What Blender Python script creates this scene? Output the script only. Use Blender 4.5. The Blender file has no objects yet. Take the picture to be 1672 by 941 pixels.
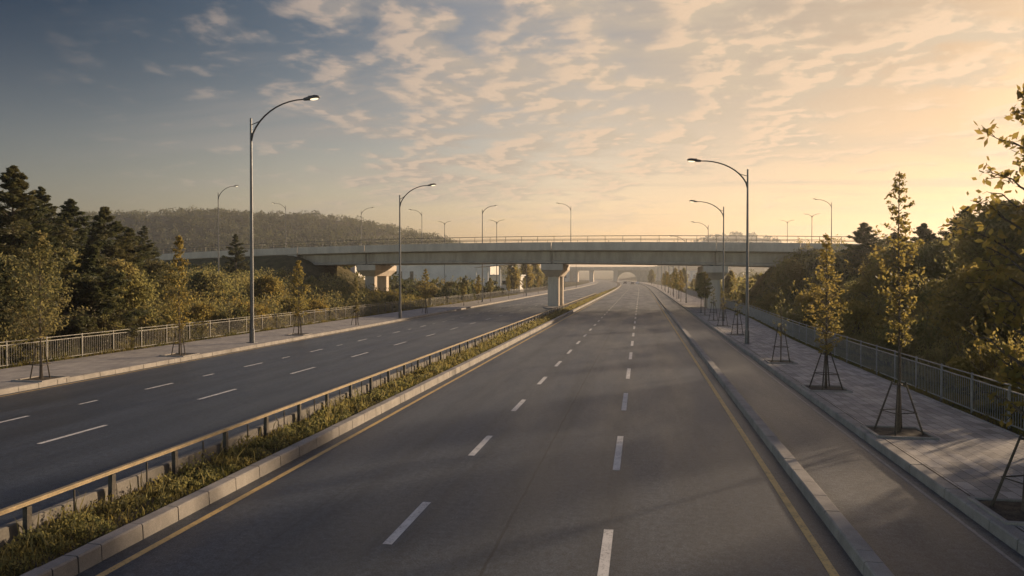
import bpy, math, random
import numpy as np
from math import radians, sin, cos, pi
sc = bpy.context.scene
COL = sc.collection
R = random.Random(7)

# ------------------------------------------------------------------ camera, sky, sun, exposure
CAM_H = 4.6
SUN_AZ, SUN_EL = 43.0, 13.0           # degrees right of the road direction (+Y), above horizon
cam_d = bpy.data.cameras.new('camera')
cam = bpy.data.objects.new('camera', cam_d); COL.objects.link(cam)
cam_d.sensor_width = 36; cam_d.lens = 36*1200/1672; cam_d.clip_end = 9000; cam_d.clip_start = 0.1
cam.location = (0, 0, CAM_H); cam.rotation_euler = (radians(90-0.883), 0, radians(9.93))
sc.camera = cam
sv = sc.view_settings
sv.view_transform = 'Standard'; sv.look = 'None'; sv.gamma = 1; sv.use_curve_mapping = False
sv.exposure = 0.62
sc.cycles.use_denoising = True
sc.cycles.max_bounces = 6; sc.cycles.diffuse_bounces = 2; sc.cycles.glossy_bounces = 2
sc.cycles.transparent_max_bounces = 4; sc.cycles.volume_bounces = 0; sc.cycles.transmission_bounces = 3
sc.cycles.sample_clamp_indirect = 6

SUN = (sin(radians(SUN_AZ))*cos(radians(SUN_EL)), cos(radians(SUN_AZ))*cos(radians(SUN_EL)), sin(radians(SUN_EL)))
w = bpy.data.worlds.new('World'); sc.world = w; w.use_nodes = True
nt = w.node_tree; nt.nodes.clear()

class NB:
    """tiny node-graph helper"""
    def __init__(s, tree): s.t = tree
    def n(s, typ, **kw):
        nd = s.t.nodes.new(typ)
        for k, v in kw.items():
            if k == 'i':
                for a, b in v.items():
                    if isinstance(b, bpy.types.NodeSocket): s.t.links.new(b, nd.inputs[a])
                    else: nd.inputs[a].default_value = b
            else: setattr(nd, k, v)
        return nd
    def math(s, op, a, b=0.0, c=0.0, clamp=False):
        nd = s.n('ShaderNodeMath', operation=op, use_clamp=clamp, i={0: a, 1: b, 2: c}); return nd.outputs[0]
    def mix(s, f, a, b, typ='MIX'):
        nd = s.t.nodes.new('ShaderNodeMix'); nd.data_type = 'RGBA'; nd.blend_type = typ
        for sock, v in ((nd.inputs[0], f), (nd.inputs[6], a), (nd.inputs[7], b)):
            if isinstance(v, bpy.types.NodeSocket): s.t.links.new(v, sock)
            elif isinstance(v, (int, float)): sock.default_value = v
            else: sock.default_value = (*v[:3], 1)
        return nd.outputs[2]
    def ramp(s, f, lo, hi, a=0.0, b=1.0):
        nd = s.n('ShaderNodeMapRange', interpolation_type='SMOOTHSTEP', i={0: f, 1: lo, 2: hi, 3: a, 4: b}); return nd.outputs[0]
    def noise(s, vec, scale, detail=3.0, rough=0.5, dist=0.0):
        nd = s.n('ShaderNodeTexNoise', i={'Vector': vec, 'Scale': scale, 'Detail': detail, 'Roughness': rough, 'Distortion': dist}); return nd.outputs[0]

b = NB(nt)
sky = b.n('ShaderNodeTexSky', sky_type='NISHITA', sun_disc=False, sun_elevation=radians(SUN_EL), sun_rotation=radians(SUN_AZ))
sky.altitude = 50; sky.air_density = 1.0; sky.dust_density = 3.5; sky.ozone_density = 1.2
tc = b.n('ShaderNodeTexCoord')
sep = b.n('ShaderNodeSeparateXYZ', i={0: tc.outputs['Generated']})
zz = b.math('ADD', b.math('MAXIMUM', sep.outputs[2], 0.0), 0.10)
cx = b.math('DIVIDE', sep.outputs[0], zz); cy = b.math('DIVIDE', sep.outputs[1], zz)
cv = b.n('ShaderNodeCombineXYZ', i={0: cx, 1: cy, 2: 0.0}).outputs[0]
dt = b.n('ShaderNodeVectorMath', operation='DOT_PRODUCT', i={0: tc.outputs['Generated'], 1: SUN}).outputs['Value']
sunny = b.ramp(dt, 0.25, 0.98)
# cirrus veil and altocumulus flakes
def dramp(stops):
    r = b.n('ShaderNodeValToRGB', i={0: b.math('ADD', b.math('MULTIPLY', dt, 0.5), 0.5)}); el = r.color_ramp.elements
    stops = sorted(stops)
    for k, (d, c) in enumerate(stops):
        q = el[0] if k == 0 else (el[len(el)-1] if k == len(stops)-1 else el.new(d*0.5+0.5))
        q.color = (*[v*0.1 for v in c], 1)
    return r.outputs[0]
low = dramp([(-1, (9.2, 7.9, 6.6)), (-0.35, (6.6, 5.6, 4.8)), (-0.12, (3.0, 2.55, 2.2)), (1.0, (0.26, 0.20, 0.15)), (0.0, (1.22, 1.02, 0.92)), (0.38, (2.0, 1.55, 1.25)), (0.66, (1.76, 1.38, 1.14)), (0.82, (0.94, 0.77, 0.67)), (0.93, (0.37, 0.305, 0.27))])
high = dramp([(-1, (0.55, 0.62, 0.72)), (-0.4, (0.30, 0.40, 0.53)), (1.0, (0.26, 0.21, 0.165)), (0.0, (0.05, 0.13, 0.22)), (0.16, (0.09, 0.20, 0.29)), (0.42, (0.50, 0.54, 0.57)), (0.58, (0.92, 0.82, 0.76)), (0.7, (1.02, 0.85, 0.72)), (0.93, (0.37, 0.30, 0.245))])
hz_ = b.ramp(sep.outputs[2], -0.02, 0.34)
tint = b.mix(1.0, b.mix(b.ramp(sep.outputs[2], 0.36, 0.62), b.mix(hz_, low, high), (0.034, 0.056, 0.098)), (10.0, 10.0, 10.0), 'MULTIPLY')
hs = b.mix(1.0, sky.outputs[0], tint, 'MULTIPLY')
# altocumulus flakes, gathered in drifting bands towards the sun side
wv = b.n('ShaderNodeVectorMath', operation='ADD', i={0: cv, 1: (3.3, 1.7, 0.0)}).outputs[0]
big = b.noise(wv, 0.55, 3, 0.55, 0.4)
fl = b.noise(wv, 3.7, 8, 0.56, 0.15)
fl2 = b.noise(b.n('ShaderNodeVectorMath', operation='ADD', i={0: wv, 1: (-0.04, -0.028, 0.0)}).outputs[0], 3.7, 8, 0.56, 0.15)
side = b.ramp(dt, 0.05, 0.55)
cov = b.math('MULTIPLY', b.math('MAXIMUM', b.ramp(big, 0.30, 0.60), b.math('MULTIPLY', b.ramp(dt, 0.60, 0.80), b.ramp(sep.outputs[2], 0.13, 0.24))), side)
thr = b.math('SUBTRACT', fl, b.math('SUBTRACT', 0.58, b.math('MULTIPLY', cov, 0.16)))
flk = b.math('MULTIPLY', b.ramp(thr, -0.03, 0.16), b.math('MULTIPLY', side, b.ramp(sep.outputs[2], 0.03, 0.14)))
lit = b.ramp(b.math('SUBTRACT', fl, fl2), -0.03, 0.05)
st = b.noise(b.n('ShaderNodeMapping', i={0: wv, 'Scale': (0.5, 1.6, 1), 'Rotation': (0, 0, 0.5)}).outputs[0], 0.9, 5, 0.6, 0.5)
veil = b.math('MULTIPLY', b.ramp(st, 0.44, 0.66), b.math('MULTIPLY', side, 0.6))
warm = b.ramp(dt, 0.3, 0.85)
cl_lit = b.mix(warm, (5.0, 3.9, 3.1), (7.4, 5.3, 3.6))
cl_sh = b.mix(warm, (3.0, 2.7, 2.5), (5.2, 4.2, 3.1))
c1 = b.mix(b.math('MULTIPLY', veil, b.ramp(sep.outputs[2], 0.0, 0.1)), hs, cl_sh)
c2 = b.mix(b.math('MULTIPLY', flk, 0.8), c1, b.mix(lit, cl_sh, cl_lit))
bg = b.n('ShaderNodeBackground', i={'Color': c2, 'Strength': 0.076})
out = b.n('ShaderNodeOutputWorld', i={0: bg.outputs[0]})

sl = bpy.data.lights.new('sun', 'SUN'); so = bpy.data.objects.new('sun', sl); COL.objects.link(so)
sl.energy = 4.6; sl.angle = radians(1.6); sl.color = (1.0, 0.75, 0.50)
from mathutils import Vector
so.rotation_euler = Vector(SUN).to_track_quat('Z', 'Y').to_euler(); so.location = (60, 50, 40)

# ------------------------------------------------------------------ materials
def newmat(name):
    m = bpy.data.materials.new(name); m.use_nodes = True
    t = m.node_tree; t.nodes.clear(); nb = NB(t)
    nb.out = nb.n('ShaderNodeOutputMaterial'); return m, nb
def finish(nb, bsdf): nb.t.links.new(bsdf.outputs[0], nb.out.inputs[0])
def principled(nb, color, rough, bump=None, bstr=0.3, bdist=0.01, metallic=0.0, spec=0.5):
    i = {'Base Color': color if isinstance(color, bpy.types.NodeSocket) else (*color, 1), 'Roughness': rough, 'Metallic': metallic, 'Specular IOR Level': spec}
    if bump is not None:
        i['Normal'] = nb.n('ShaderNodeBump', i={'Strength': bstr, 'Distance': bdist, 'Height': bump}).outputs[0]
    return nb.n('ShaderNodeBsdfPrincipled', i=i)
def pm(name, c1, c2, scale=3.0, rough=0.8, bstr=0.3, fine=40.0, metallic=0.0, stretch=(1, 1, 1), spec=0.4, speck=0.15, obj=False):
    m, nb = newmat(name)
    src = nb.n('ShaderNodeTexCoord').outputs['Object'] if obj else nb.n('ShaderNodeNewGeometry').outputs['Position']
    v = nb.n('ShaderNodeMapping', i={0: src, 'Scale': stretch}).outputs[0]
    n1 = nb.noise(v, scale, 6, 0.65, 0.3); n2 = nb.noise(src, fine, 3, 0.6)
    c = nb.mix(nb.ramp(n1, 0.3, 0.7), c1, c2)
    c = nb.mix(1.0, c, nb.mix(nb.ramp(n2, 0.3, 0.7), (1-speck,)*3, (1+speck,)*3), 'MULTIPLY')
    finish(nb, principled(nb, c, rough, n2, bstr, 0.01, metallic, spec)); return m
M = {}
def asphalt(name, base, lanes):
    m, nb = newmat(name)
    uv = nb.n('ShaderNodeTexCoord').outputs['UV']
    s = nb.n('ShaderNodeSeparateXYZ', i={0: uv}); u = s.outputs[0]
    big = nb.noise(nb.n('ShaderNodeMapping', i={0: uv, 'Scale': (1, .18, 1)}).outputs[0], 0.5, 5, 0.6)
    streak = nb.noise(nb.n('ShaderNodeMapping', i={0: uv, 'Scale': (1, .02, 1)}).outputs[0], 1.6, 5, 0.7)
    spk = nb.noise(uv, 32, 3, 0.8); spk2 = nb.noise(uv, 150, 2, 0.6)
    x0, lw = lanes
    wt = nb.math('COSINE', nb.math('MULTIPLY', nb.math('SUBTRACT', u, x0), 4*pi/lw))
    c = nb.mix(nb.ramp(big, 0.3, 0.7), [v*0.80 for v in base], [v*1.22 for v in base])
    c = nb.mix(nb.math('MULTIPLY', nb.ramp(wt, -1, 1), nb.ramp(streak, 0.3, 0.7)), c, [v*0.62 for v in base])
    drip = nb.math('MULTIPLY', nb.ramp(nb.noise(nb.n('ShaderNodeMapping', i={0: uv, 'Scale': (1, .35, 1)}).outputs[0], 1.9, 4, 0.7), 0.60, 0.72), 0.5)
    c = nb.mix(drip, c, [v*0.45 for v in base])
    c = nb.mix(1.0, c, nb.mix(nb.ramp(spk, 0.35, 0.68), (0.35,)*3, (1.75,)*3), 'MULTIPLY')
    mid = nb.noise(uv, 7, 6, 0.8)
    c = nb.mix(1.0, c, nb.mix(nb.ramp(mid, 0.36, 0.64), (0.58,)*3, (1.5,)*3), 'MULTIPLY')
    c = nb.mix(nb.ramp(spk2, 0.62, 0.70, 0, 0.6), c, (0.20, 0.19, 0.18))
    # oil stains, hairline cracks
    vo = nb.n('ShaderNodeTexVoronoi', feature='DISTANCE_TO_EDGE', i={'Vector': nb.n('ShaderNodeVectorMath', operation='ADD', i={0: uv, 1: nb.n('ShaderNodeTexNoise', i={'Vector': uv, 'Scale': 0.9, 'Detail': 4.0}).outputs[1]}).outputs[0], 'Scale': 0.16})
    crack = nb.math('MULTIPLY', nb.ramp(vo.outputs['Distance'], 0.0, 0.0035, 1, 0), nb.ramp(nb.noise(uv, 0.13, 2), 0.48, 0.6))
    c = nb.mix(nb.math('MULTIPLY', crack, 0.75), c, (0.012, 0.012, 0.013))
    if name == 'asphalt_main':
        jx = nb.math('ADD', u, nb.math('MULTIPLY', nb.math('SUBTRACT', nb.noise(uv, 1.2, 4, 0.7), 0.5), 0.10))
        j = nb.ramp(nb.math('ABSOLUTE', nb.math('ADD', jx, 2.42)), 0.010, 0.042, 0.95, 0)
        c = nb.mix(j, c, (0.010, 0.010, 0.011))
        j2 = nb.ramp(nb.math('ABSOLUTE', nb.math('ADD', jx, 6.3)), 0.004, 0.02, 0.6, 0)
        c = nb.mix(nb.math('MULTIPLY', j2, nb.ramp(nb.noise(uv, 0.25, 2), 0.45, 0.6)), c, (0.012, 0.012, 0.013))
    rg = nb.ramp(big, 0.3, 0.7, 0.37, 0.52)
    finish(nb, principled(nb, c, rg, nb.math('ADD', spk, spk2), 0.55, 0.012, spec=0.42)); return m
M['asphalt_main'] = asphalt('asphalt_main', (0.040, 0.049, 0.062), (-0.56, 3.7))
M['asphalt_side'] = asphalt('asphalt_side', (0.040, 0.049, 0.062), (-16.3, 3.6))
M['asphalt_lane'] = asphalt('asphalt_lane', (0.055, 0.060, 0.067), (4.8, 2.0))
def paint(name, col):
    m, nb = newmat(name)
    p = nb.n('ShaderNodeNewGeometry').outputs['Position']
    n1 = nb.noise(p, 22, 5, 0.75); n2 = nb.noise(p, 3, 3, 0.6)
    wear = nb.ramp(nb.math('ADD', n1, nb.math('MULTIPLY', n2, 0.35)), 0.66, 0.86, 0.0, 0.85)
    c = nb.mix(wear, col, (0.08, 0.08, 0.08))
    c = nb.mix(nb.ramp(n2, 0.3, 0.7, 0, 0.35), c, [v*0.6 for v in col])
    finish(nb, principled(nb, c, 0.65, n1, 0.3, 0.004)); return m
M['white_paint'] = paint('white_paint', (0.62, 0.60, 0.56))
M['yellow_paint'] = paint('yellow_paint', (0.62, 0.42, 0.15))
M['faded_paint'] = paint('faded_paint', (0.30, 0.28, 0.25))
M['kerb'] = pm('kerb_concrete', (0.22, 0.20, 0.175), (0.33, 0.30, 0.26), 1.3, 0.85, 0.4, 60)
M['mortar'] = pm('mortar', (0.03, 0.028, 0.025), (0.05, 0.045, 0.04), 5, 0.95)
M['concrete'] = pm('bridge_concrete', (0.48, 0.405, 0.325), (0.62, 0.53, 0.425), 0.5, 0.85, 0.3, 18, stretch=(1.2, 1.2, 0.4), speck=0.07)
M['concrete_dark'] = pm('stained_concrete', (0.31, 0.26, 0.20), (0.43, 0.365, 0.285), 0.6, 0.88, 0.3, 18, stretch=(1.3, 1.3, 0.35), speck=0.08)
M['low_wall'] = pm('low_wall_concrete', (0.13, 0.12, 0.10), (0.21, 0.19, 0.165), 1.2, 0.9, 0.3, 25, stretch=(1, 1, .4), speck=0.12)
M['soil'] = pm('soil', (0.045, 0.032, 0.02), (0.09, 0.07, 0.045), 4, 0.95, 0.8, 30, speck=0.4)
M['pole'] = pm('galvanised_pole', (0.10, 0.103, 0.108), (0.15, 0.15, 0.152), 2, 0.45, 0.05, 60, metallic=0.6, speck=0.05)
M['pole_dark'] = pm('dark_metal', (0.035, 0.037, 0.04), (0.06, 0.06, 0.062), 3, 0.5, 0.05, 50, metallic=0.4)
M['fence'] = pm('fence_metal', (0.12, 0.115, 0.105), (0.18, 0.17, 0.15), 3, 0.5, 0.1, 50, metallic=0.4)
M['fence_right'] = pm('fence_metal_pale', (0.24, 0.235, 0.225), (0.34, 0.33, 0.31), 3, 0.5, 0.1, 50, metallic=0.2)  # same fence metal, colour lightened to offset the shade on the right
M['rail'] = pm('rail_metal', (0.26, 0.20, 0.115), (0.38, 0.29, 0.165), 3, 0.45, 0.1, 50, metallic=0.2)
M['post_dark'] = pm('weathered_post', (0.05, 0.045, 0.038), (0.10, 0.085, 0.065), 6, 0.8, 0.3, 50)
M['bark'] = pm('bark', (0.06, 0.045, 0.032), (0.12, 0.095, 0.07), 6, 0.9, 0.6, 30, stretch=(1, 1, .25), speck=0.3)
M['stake'] = pm('stake_wood', (0.05, 0.04, 0.03), (0.10, 0.08, 0.055), 8, 0.85, 0.4, 40)
M['strap'] = pm('strap', (0.05, 0.05, 0.05), (0.08, 0.08, 0.075), 8, 0.7)
M['bwall'] = pm('render_wall', (0.62, 0.58, 0.52), (0.74, 0.70, 0.63), 0.3, 0.9, 0.1, 8, speck=0.05)
M['broof'] = pm('roof_sheet', (0.42, 0.43, 0.43), (0.52, 0.52, 0.50), 0.4, 0.7, 0.1, 8)
M['carp'] = pm('car_paint', (0.03, 0.033, 0.04), (0.04, 0.042, 0.05), 2, 0.3, 0.0, 30, spec=0.6)
M['carw'] = pm('car_paint_pale', (0.5, 0.5, 0.5), (0.55, 0.55, 0.54), 2, 0.3, 0.0, 30, spec=0.6)
M['glass'] = pm('dark_glass', (0.02, 0.022, 0.025), (0.03, 0.032, 0.035), 2, 0.1, 0.0, 30, spec=0.8)
M['tyre'] = pm('tyre', (0.015, 0.015, 0.015), (0.025, 0.025, 0.025), 5, 0.9)
m, nb = newmat('lamp_lens')
finish(nb, nb.n('ShaderNodeBsdfPrincipled', i={'Base Color': (.8, .75, .65, 1), 'Roughness': 0.3, 'Emission Color': (1.0, .80, .50, 1), 'Emission Strength': 1.1})); M['lens'] = m
def paving(name, ca, cb, bw, bh, rot=0.0):
    m, nb = newmat(name)
    uv = nb.n('ShaderNodeMapping', i={0: nb.n('ShaderNodeTexCoord').outputs['UV'], 'Rotation': (0, 0, rot)}).outputs[0]
    br = nb.n('ShaderNodeTexBrick', offset=0.5, i={'Vector': uv, 'Color1': (*ca, 1), 'Color2': (*cb, 1), 'Mortar': (.07, .062, .055, 1), 'Scale': 1.0, 'Mortar Size': 0.008, 'Mortar Smooth': 0.2, 'Bias': 0.0, 'Brick Width': bw, 'Row Height': bh})
    n1 = nb.noise(uv, 0.7, 5, 0.65); n2 = nb.noise(uv, 45, 3, 0.6)
    c = nb.mix(1.0, br.outputs[0], nb.mix(nb.ramp(n1, 0.3, 0.7), (0.72, .72, .73), (1.12, 1.1, 1.06)), 'MULTIPLY')
    c = nb.mix(1.0, c, nb.mix(nb.ramp(n2, 0.3, 0.7), (0.82,)*3, (1.15,)*3), 'MULTIPLY')
    h = nb.math('SUBTRACT', nb.math('MULTIPLY', n2, 0.15), br.outputs[1])
    finish(nb, principled(nb, c, 0.78, h, 0.5, 0.006, spec=0.4)); return m
M['paving'] = paving('paving_slabs', (0.27, 0.245, 0.215), (0.45, 0.41, 0.365), 0.6, 0.3, radians(90))
M['paving_pale'] = paving('paving_pale', (0.30, 0.28, 0.255), (0.36, 0.335, 0.30), 0.5, 0.5)
def leafmat(name, a, b_, c_, trans=0.45, tcol=(0.30, 0.26, 0.05)):
    m, nb = newmat(name)
    g = nb.n('ShaderNodeNewGeometry'); r = g.outputs['Random Per Island']
    oi = nb.n('ShaderNodeObjectInfo').outputs['Random']
    col = nb.mix(nb.ramp(r, 0.0, 0.75), a, b_)
    col = nb.mix(nb.ramp(nb.noise(g.outputs['Position'], 0.5, 3), 0.4, 0.62), col, c_)
    col = nb.mix(1.0, col, nb.mix(oi, (0.8, 0.85, 0.85), (1.2, 1.12, 1.0)), 'MULTIPLY')
    d = nb.n('ShaderNodeBsdfPrincipled', i={'Base Color': col, 'Roughness': 0.6, 'Specular IOR Level': 0.25})
    t = nb.n('ShaderNodeBsdfTranslucent', i={'Color': nb.mix(0.5, nb.mix(1.0, col, (2.4,)*3, 'MULTIPLY'), tcol)})
    mx = nb.n('ShaderNodeMixShader', i={0: trans, 1: d.outputs[0], 2: t.outputs[0]})
    finish(nb, mx); return m
M['leaf_yellow'] = leafmat('leaf_autumn', (0.16, 0.125, 0.040), (0.100, 0.105, 0.036), (0.140, 0.112, 0.034), 0.55, (0.48, 0.35, 0.09))
M['leaf_green'] = leafmat('leaf_green', (0.120, 0.120, 0.048), (0.085, 0.098, 0.040), (0.150, 0.125, 0.050), 0.55, (0.40, 0.33, 0.11))
M['leaf_dark'] = leafmat('leaf_conifer', (0.062, 0.074, 0.034), (0.045, 0.058, 0.028), (0.090, 0.085, 0.036), 0.3, (0.18, 0.17, 0.06))
M['leaf_dry'] = leafmat('leaf_dry', (0.15, 0.130, 0.065), (0.105, 0.100, 0.045), (0.085, 0.092, 0.038), 0.52, (0.36, 0.28, 0.10))
M['grass'] = leafmat('grass_blades', (0.075, 0.080, 0.022), (0.045, 0.055, 0.018), (0.12, 0.10, 0.035), 0.4, (0.26, 0.21, 0.05))
m, nb = newmat('terrain')
p = nb.n('ShaderNodeNewGeometry').outputs['Position']
n1 = nb.noise(p, 0.05, 6, 0.65); n2 = nb.noise(p, 0.9, 5, 0.7); n3 = nb.noise(p, 12, 4, 0.7)
c = nb.mix(nb.ramp(n1, 0.35, 0.65), (0.065, 0.068, 0.028), (0.12, 0.098, 0.048))
c = nb.mix(nb.ramp(n2, 0.4, 0.7), c, (0.045, 0.040, 0.018))
c = nb.mix(1.0, c, nb.mix(nb.ramp(n3, 0.3, 0.7), (0.6,)*3, (1.4,)*3), 'MULTIPLY')
finish(nb, principled(nb, c, 0.95, nb.math('ADD', n2, n3), 0.9, 0.08, spec=0.1)); M['terrain'] = m

# ------------------------------------------------------------------ mesh helpers
class MB:
    def __init__(s): s.v = []; s.f = []; s.m = []; s.uv = {}
    def add(s, vs, fs, mi=0):
        o = len(s.v); s.v += [tuple(q) for q in vs]; s.f += [tuple(i+o for i in f) for f in fs]; s.m += [mi]*len(fs)
    def box(s, x0, x1, y0, y1, z0, z1, mi=0, ch=0.0):
        if ch <= 0:
            s.add([(x, y, z) for z in (z0, z1) for y in (y0, y1) for x in (x0, x1)],
                  [(0, 2, 3, 1), (4, 5, 7, 6), (0, 1, 5, 4), (2, 6, 7, 3), (0, 4, 6, 2), (1, 3, 7, 5)], mi)
        else:
            h = ch
            ring = lambda z, k: [(x0+k+(h if 0 else 0), y0+k, z), (x1-k, y0+k, z), (x1-k, y1-k, z), (x0+k, y1-k, z)]
            vs = ring(z0, 0)+ring(z1-h, 0)+ring(z1, h)
            fs = [(3, 2, 1, 0), (8, 9, 10, 11)]
            for a in (0, 4):
                for i in range(4): j = (i+1) % 4; fs.append((a+i, a+j, a+4+j, a+4+i))
            s.add(vs, fs, mi)
    def tube(s, pts, rad, n=8, mi=0, cap=True):
        pts = [Vector(p) for p in pts]
        if not hasattr(rad, '__len__'): rad = [rad]*len(pts)
        vs = []; up = Vector((0, 0, 1)); prev = None
        for i, p in enumerate(pts):
            t = (pts[min(i+1, len(pts)-1)]-pts[max(i-1, 0)]).normalized()
            if prev is None:
                a = t.cross(up if abs(t.z) < 0.9 else Vector((1, 0, 0))).normalized()
            else:
                a = (prev-t*prev.dot(t)).normalized()
            prev = a; bb = t.cross(a)
            for k in range(n):
                an = 2*pi*k/n; vs.append(p+(a*cos(an)+bb*sin(an))*rad[i])
        fs = []
        for i in range(len(pts)-1):
            for k in range(n):
                k2 = (k+1) % n; fs.append((i*n+k, i*n+k2, (i+1)*n+k2, (i+1)*n+k))
        if cap: fs.append(tuple(range(n-1, -1, -1))); fs.append(tuple((len(pts)-1)*n+k for k in range(n)))
        s.add(vs, fs, mi)
    def loft(s, rings, mi=0, cap=True):
        """rings: lists of equal-length closed rings"""
        n = len(rings[0]); vs = [q for r in rings for q in r]; fs = []
        for i in range(len(rings)-1):
            for k in range(n):
                k2 = (k+1) % n; fs.append((i*n+k, i*n+k2, (i+1)*n+k2, (i+1)*n+k))
        if cap: fs.append(tuple(range(n-1, -1, -1))); fs.append(tuple((len(rings)-1)*n+k for k in range(n)))
        s.add(vs, fs, mi)
    def build(s, name, mats, parent=None, smooth=False):
        me = bpy.data.meshes.new(name); me.from_pydata(s.v, [], s.f)
        if not isinstance(mats, (list, tuple)): mats = [mats]
        for mm in mats: me.materials.append(mm)
        if len(mats) > 1: me.polygons.foreach_set('material_index', s.m)
        if smooth: me.polygons.foreach_set('use_smooth', [True]*len(s.f))
        me.update()
        import bmesh
        bm = bmesh.new(); bm.from_mesh(me); bmesh.ops.recalc_face_normals(bm, faces=bm.faces[:]); bm.to_mesh(me); bm.free()
        o = bpy.data.objects.new(name, me); COL.objects.link(o)
        if parent: o.parent = parent
        return o
def tag(o, label=None, cat=None, group=None, kind=None):
    for k, v in (('label', label), ('category', cat), ('group', group), ('kind', kind)):
        if v: o[k] = v
    return o
def struct(o): o['kind'] = 'structure'; return o
def empty(name, loc=(0, 0, 0), rz=0, label=None, cat=None, group=None):
    o = bpy.data.objects.new(name, None); COL.objects.link(o); o.location = loc; o.rotation_euler = (0, 0, rz)
    o.empty_display_size = 0.2
    return tag(o, label, cat, group)
def copy_tree(o, parent=None):
    c = o.copy(); COL.objects.link(c); c.parent = parent
    for ch in [q for q in KIDS.get(o.name, [])]: copy_tree(ch, c)
    return c
KIDS = {}
def index_kids(o):
    KIDS[o.name] = list(o.children)
    for ch in o.children: index_kids(ch)
def clone(proto, loc, rz, label, group=None, cat=None, scale=None):
    o = copy_tree(proto); o.location = loc; o.rotation_euler = (0, 0, rz)
    if scale: o.scale = scale if hasattr(scale, '__len__') else (scale,)*3
    o['label'] = label
    if group: o['group'] = group
    if cat: o['category'] = cat
    return o
def quads(name, V, mat, parent=None):
    """V: (N,4,3)"""
    n = len(V); me = bpy.data.meshes.new(name)
    me.vertices.add(n*4); me.vertices.foreach_set('co', V.reshape(-1).astype(np.float32))
    me.loops.add(n*4); me.loops.foreach_set('vertex_index', np.arange(n*4, dtype=np.int32))
    me.polygons.add(n); me.polygons.foreach_set('loop_start', np.arange(0, n*4, 4, dtype=np.int32))
    me.polygons.foreach_set('loop_total', np.full(n, 4, dtype=np.int32))
    me.materials.append(mat); me.update(calc_edges=True)
    o = bpy.data.objects.new(name, me); COL.objects.link(o)
    if parent: o.parent = parent
    return o
def leaves(rng, C, size, aspect=0.6, upbias=0.3, dirs=None):
    """rhombic leaf quads at centres C (N,3)"""
    n = len(C); a = rng.normal(size=(n, 3))
    if dirs is not None: a = a*0.45+dirs
    a /= np.linalg.norm(a, axis=1)[:, None]
    q = rng.normal(size=(n, 3)); q[:, 2] += upbias
    bb = np.cross(a, q); bb /= np.linalg.norm(bb, axis=1)[:, None]+1e-9
    s = (size*rng.uniform(0.6, 1.35, n))[:, None]
    V = np.stack([C-a*s*0.5, C+bb*s*0.5*aspect, C+a*s*0.5, C-bb*s*0.5*aspect], 1)
    return V
def at(px, d):
    """photo column at a distance along the view axis -> road coordinates"""
    X = (px-1046)/1200*0.985*d; return X, (d+X*0.1724)/0.985
def sm(a, c, x):
    t = np.clip((np.asarray(x, float)-a)/(c-a), 0, 1); return t*t*(3-2*t)
def shift(Y): return -np.square(np.maximum(0, np.asarray(Y, float)-230))/14000.0

# ------------------------------------------------------------------ terrain
BR_SK = -0.22
def YB(X): return 107-0.22*(X+12.9)
def TOP(X): return 9.75-0.0003*(X+32)**2
rngT = np.random.default_rng(3)
PH = rngT.uniform(0, 6.28, (12,)); 
def wob(X, Y, k):
    return (np.sin(X*k+PH[0])*np.cos(Y*k*1.3+PH[1])+0.5*np.sin(X*k*2.3+Y*k*1.7+PH[2])+0.3*np.cos(X*k*4.1-Y*k*3.7+PH[3]))/1.8
def height(X, Y):
    X = np.asarray(X, float); Y = np.asarray(Y, float); Xs = X-shift(Y)
    z = np.full(np.broadcast(X, Y).shape, -0.10)
    side = np.maximum(sm(10.9, 12.2, Xs), sm(30.8, 32, -Xs))
    # verge level
    z = z+side*(0.20+0.15*wob(X, Y, 0.35))
    # right bank
    bank = sm(12.5, 27, Xs)*(4.2+0.5*wob(X, Y, 0.15))*(sm(-60, 10, Y)*(1-0.75*sm(118, 150, Y)))
    # left bank, low
    lb = sm(33, 52, -Xs)*(2.8+0.5*wob(X, Y, 0.12))*(1-sm(120, 170, Y))
    z = z+bank+lb
    # bridge embankments
    v = np.abs(Y-(YB(X)+6.0)); prof = 1-sm(6.5, 22, v)
    topz = TOP(np.clip(X, -110, 70))-1.3
    eL = sm(47, 59, -X)*prof; eR = sm(13.5, 21.5, X)*prof*(1-sm(80, 130, X))
    e = np.maximum(eL*(1-sm(150, 260, -X)), eR)
    z = np.maximum(z, z*(1-e)+topz*e)
    # far land
    far = sm(350, 800, np.hypot(X, Y)); z0_ = z.copy()
    gx = np.where(X > -430, 192.0, 170.0)
    z = z+55*np.exp(-((X+430)/gx)**2/2-((Y-640)/130)**2/2)*(1+0.10*wob(X, Y, 0.02))
    z = z+8*np.exp(-((X+205)/70)**2/2-((Y-640)/110)**2/2)
    z = z+(52+6*wob(X, Y, 0.01))*np.exp(-((X+420)/260)**2/2-((Y-1150)/110)**2/2)
    z = z+(46+5*wob(X, Y, 0.012))*np.exp(-((X-135)/95)**2/2-((Y-1150)/90)**2/2)
    z = z+(40+5*wob(X, Y, 0.012))*np.exp(-((X-560)/300)**2/2-((Y-900)/130)**2/2)
    z = z+far*(8+4*wob(X, Y, 0.008))*sm(60, 200, np.abs(X-shift(Y)))+sm(1500, 2200, np.hypot(X, Y))*(22+7*wob(X, Y, 0.004))
    cor = sm(36, 170, np.abs(Xs+7)); return z0_+(z-z0_)*np.where(Y < 1500, cor, 1)
def axis(lst):
    out = [lst[0][0]]
    for a, c, st in lst:
        n = max(1, int(round((c-a)/st))); out += [a+(c-a)*(i+1)/n for i in range(n)]
    return np.array(out)
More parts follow.
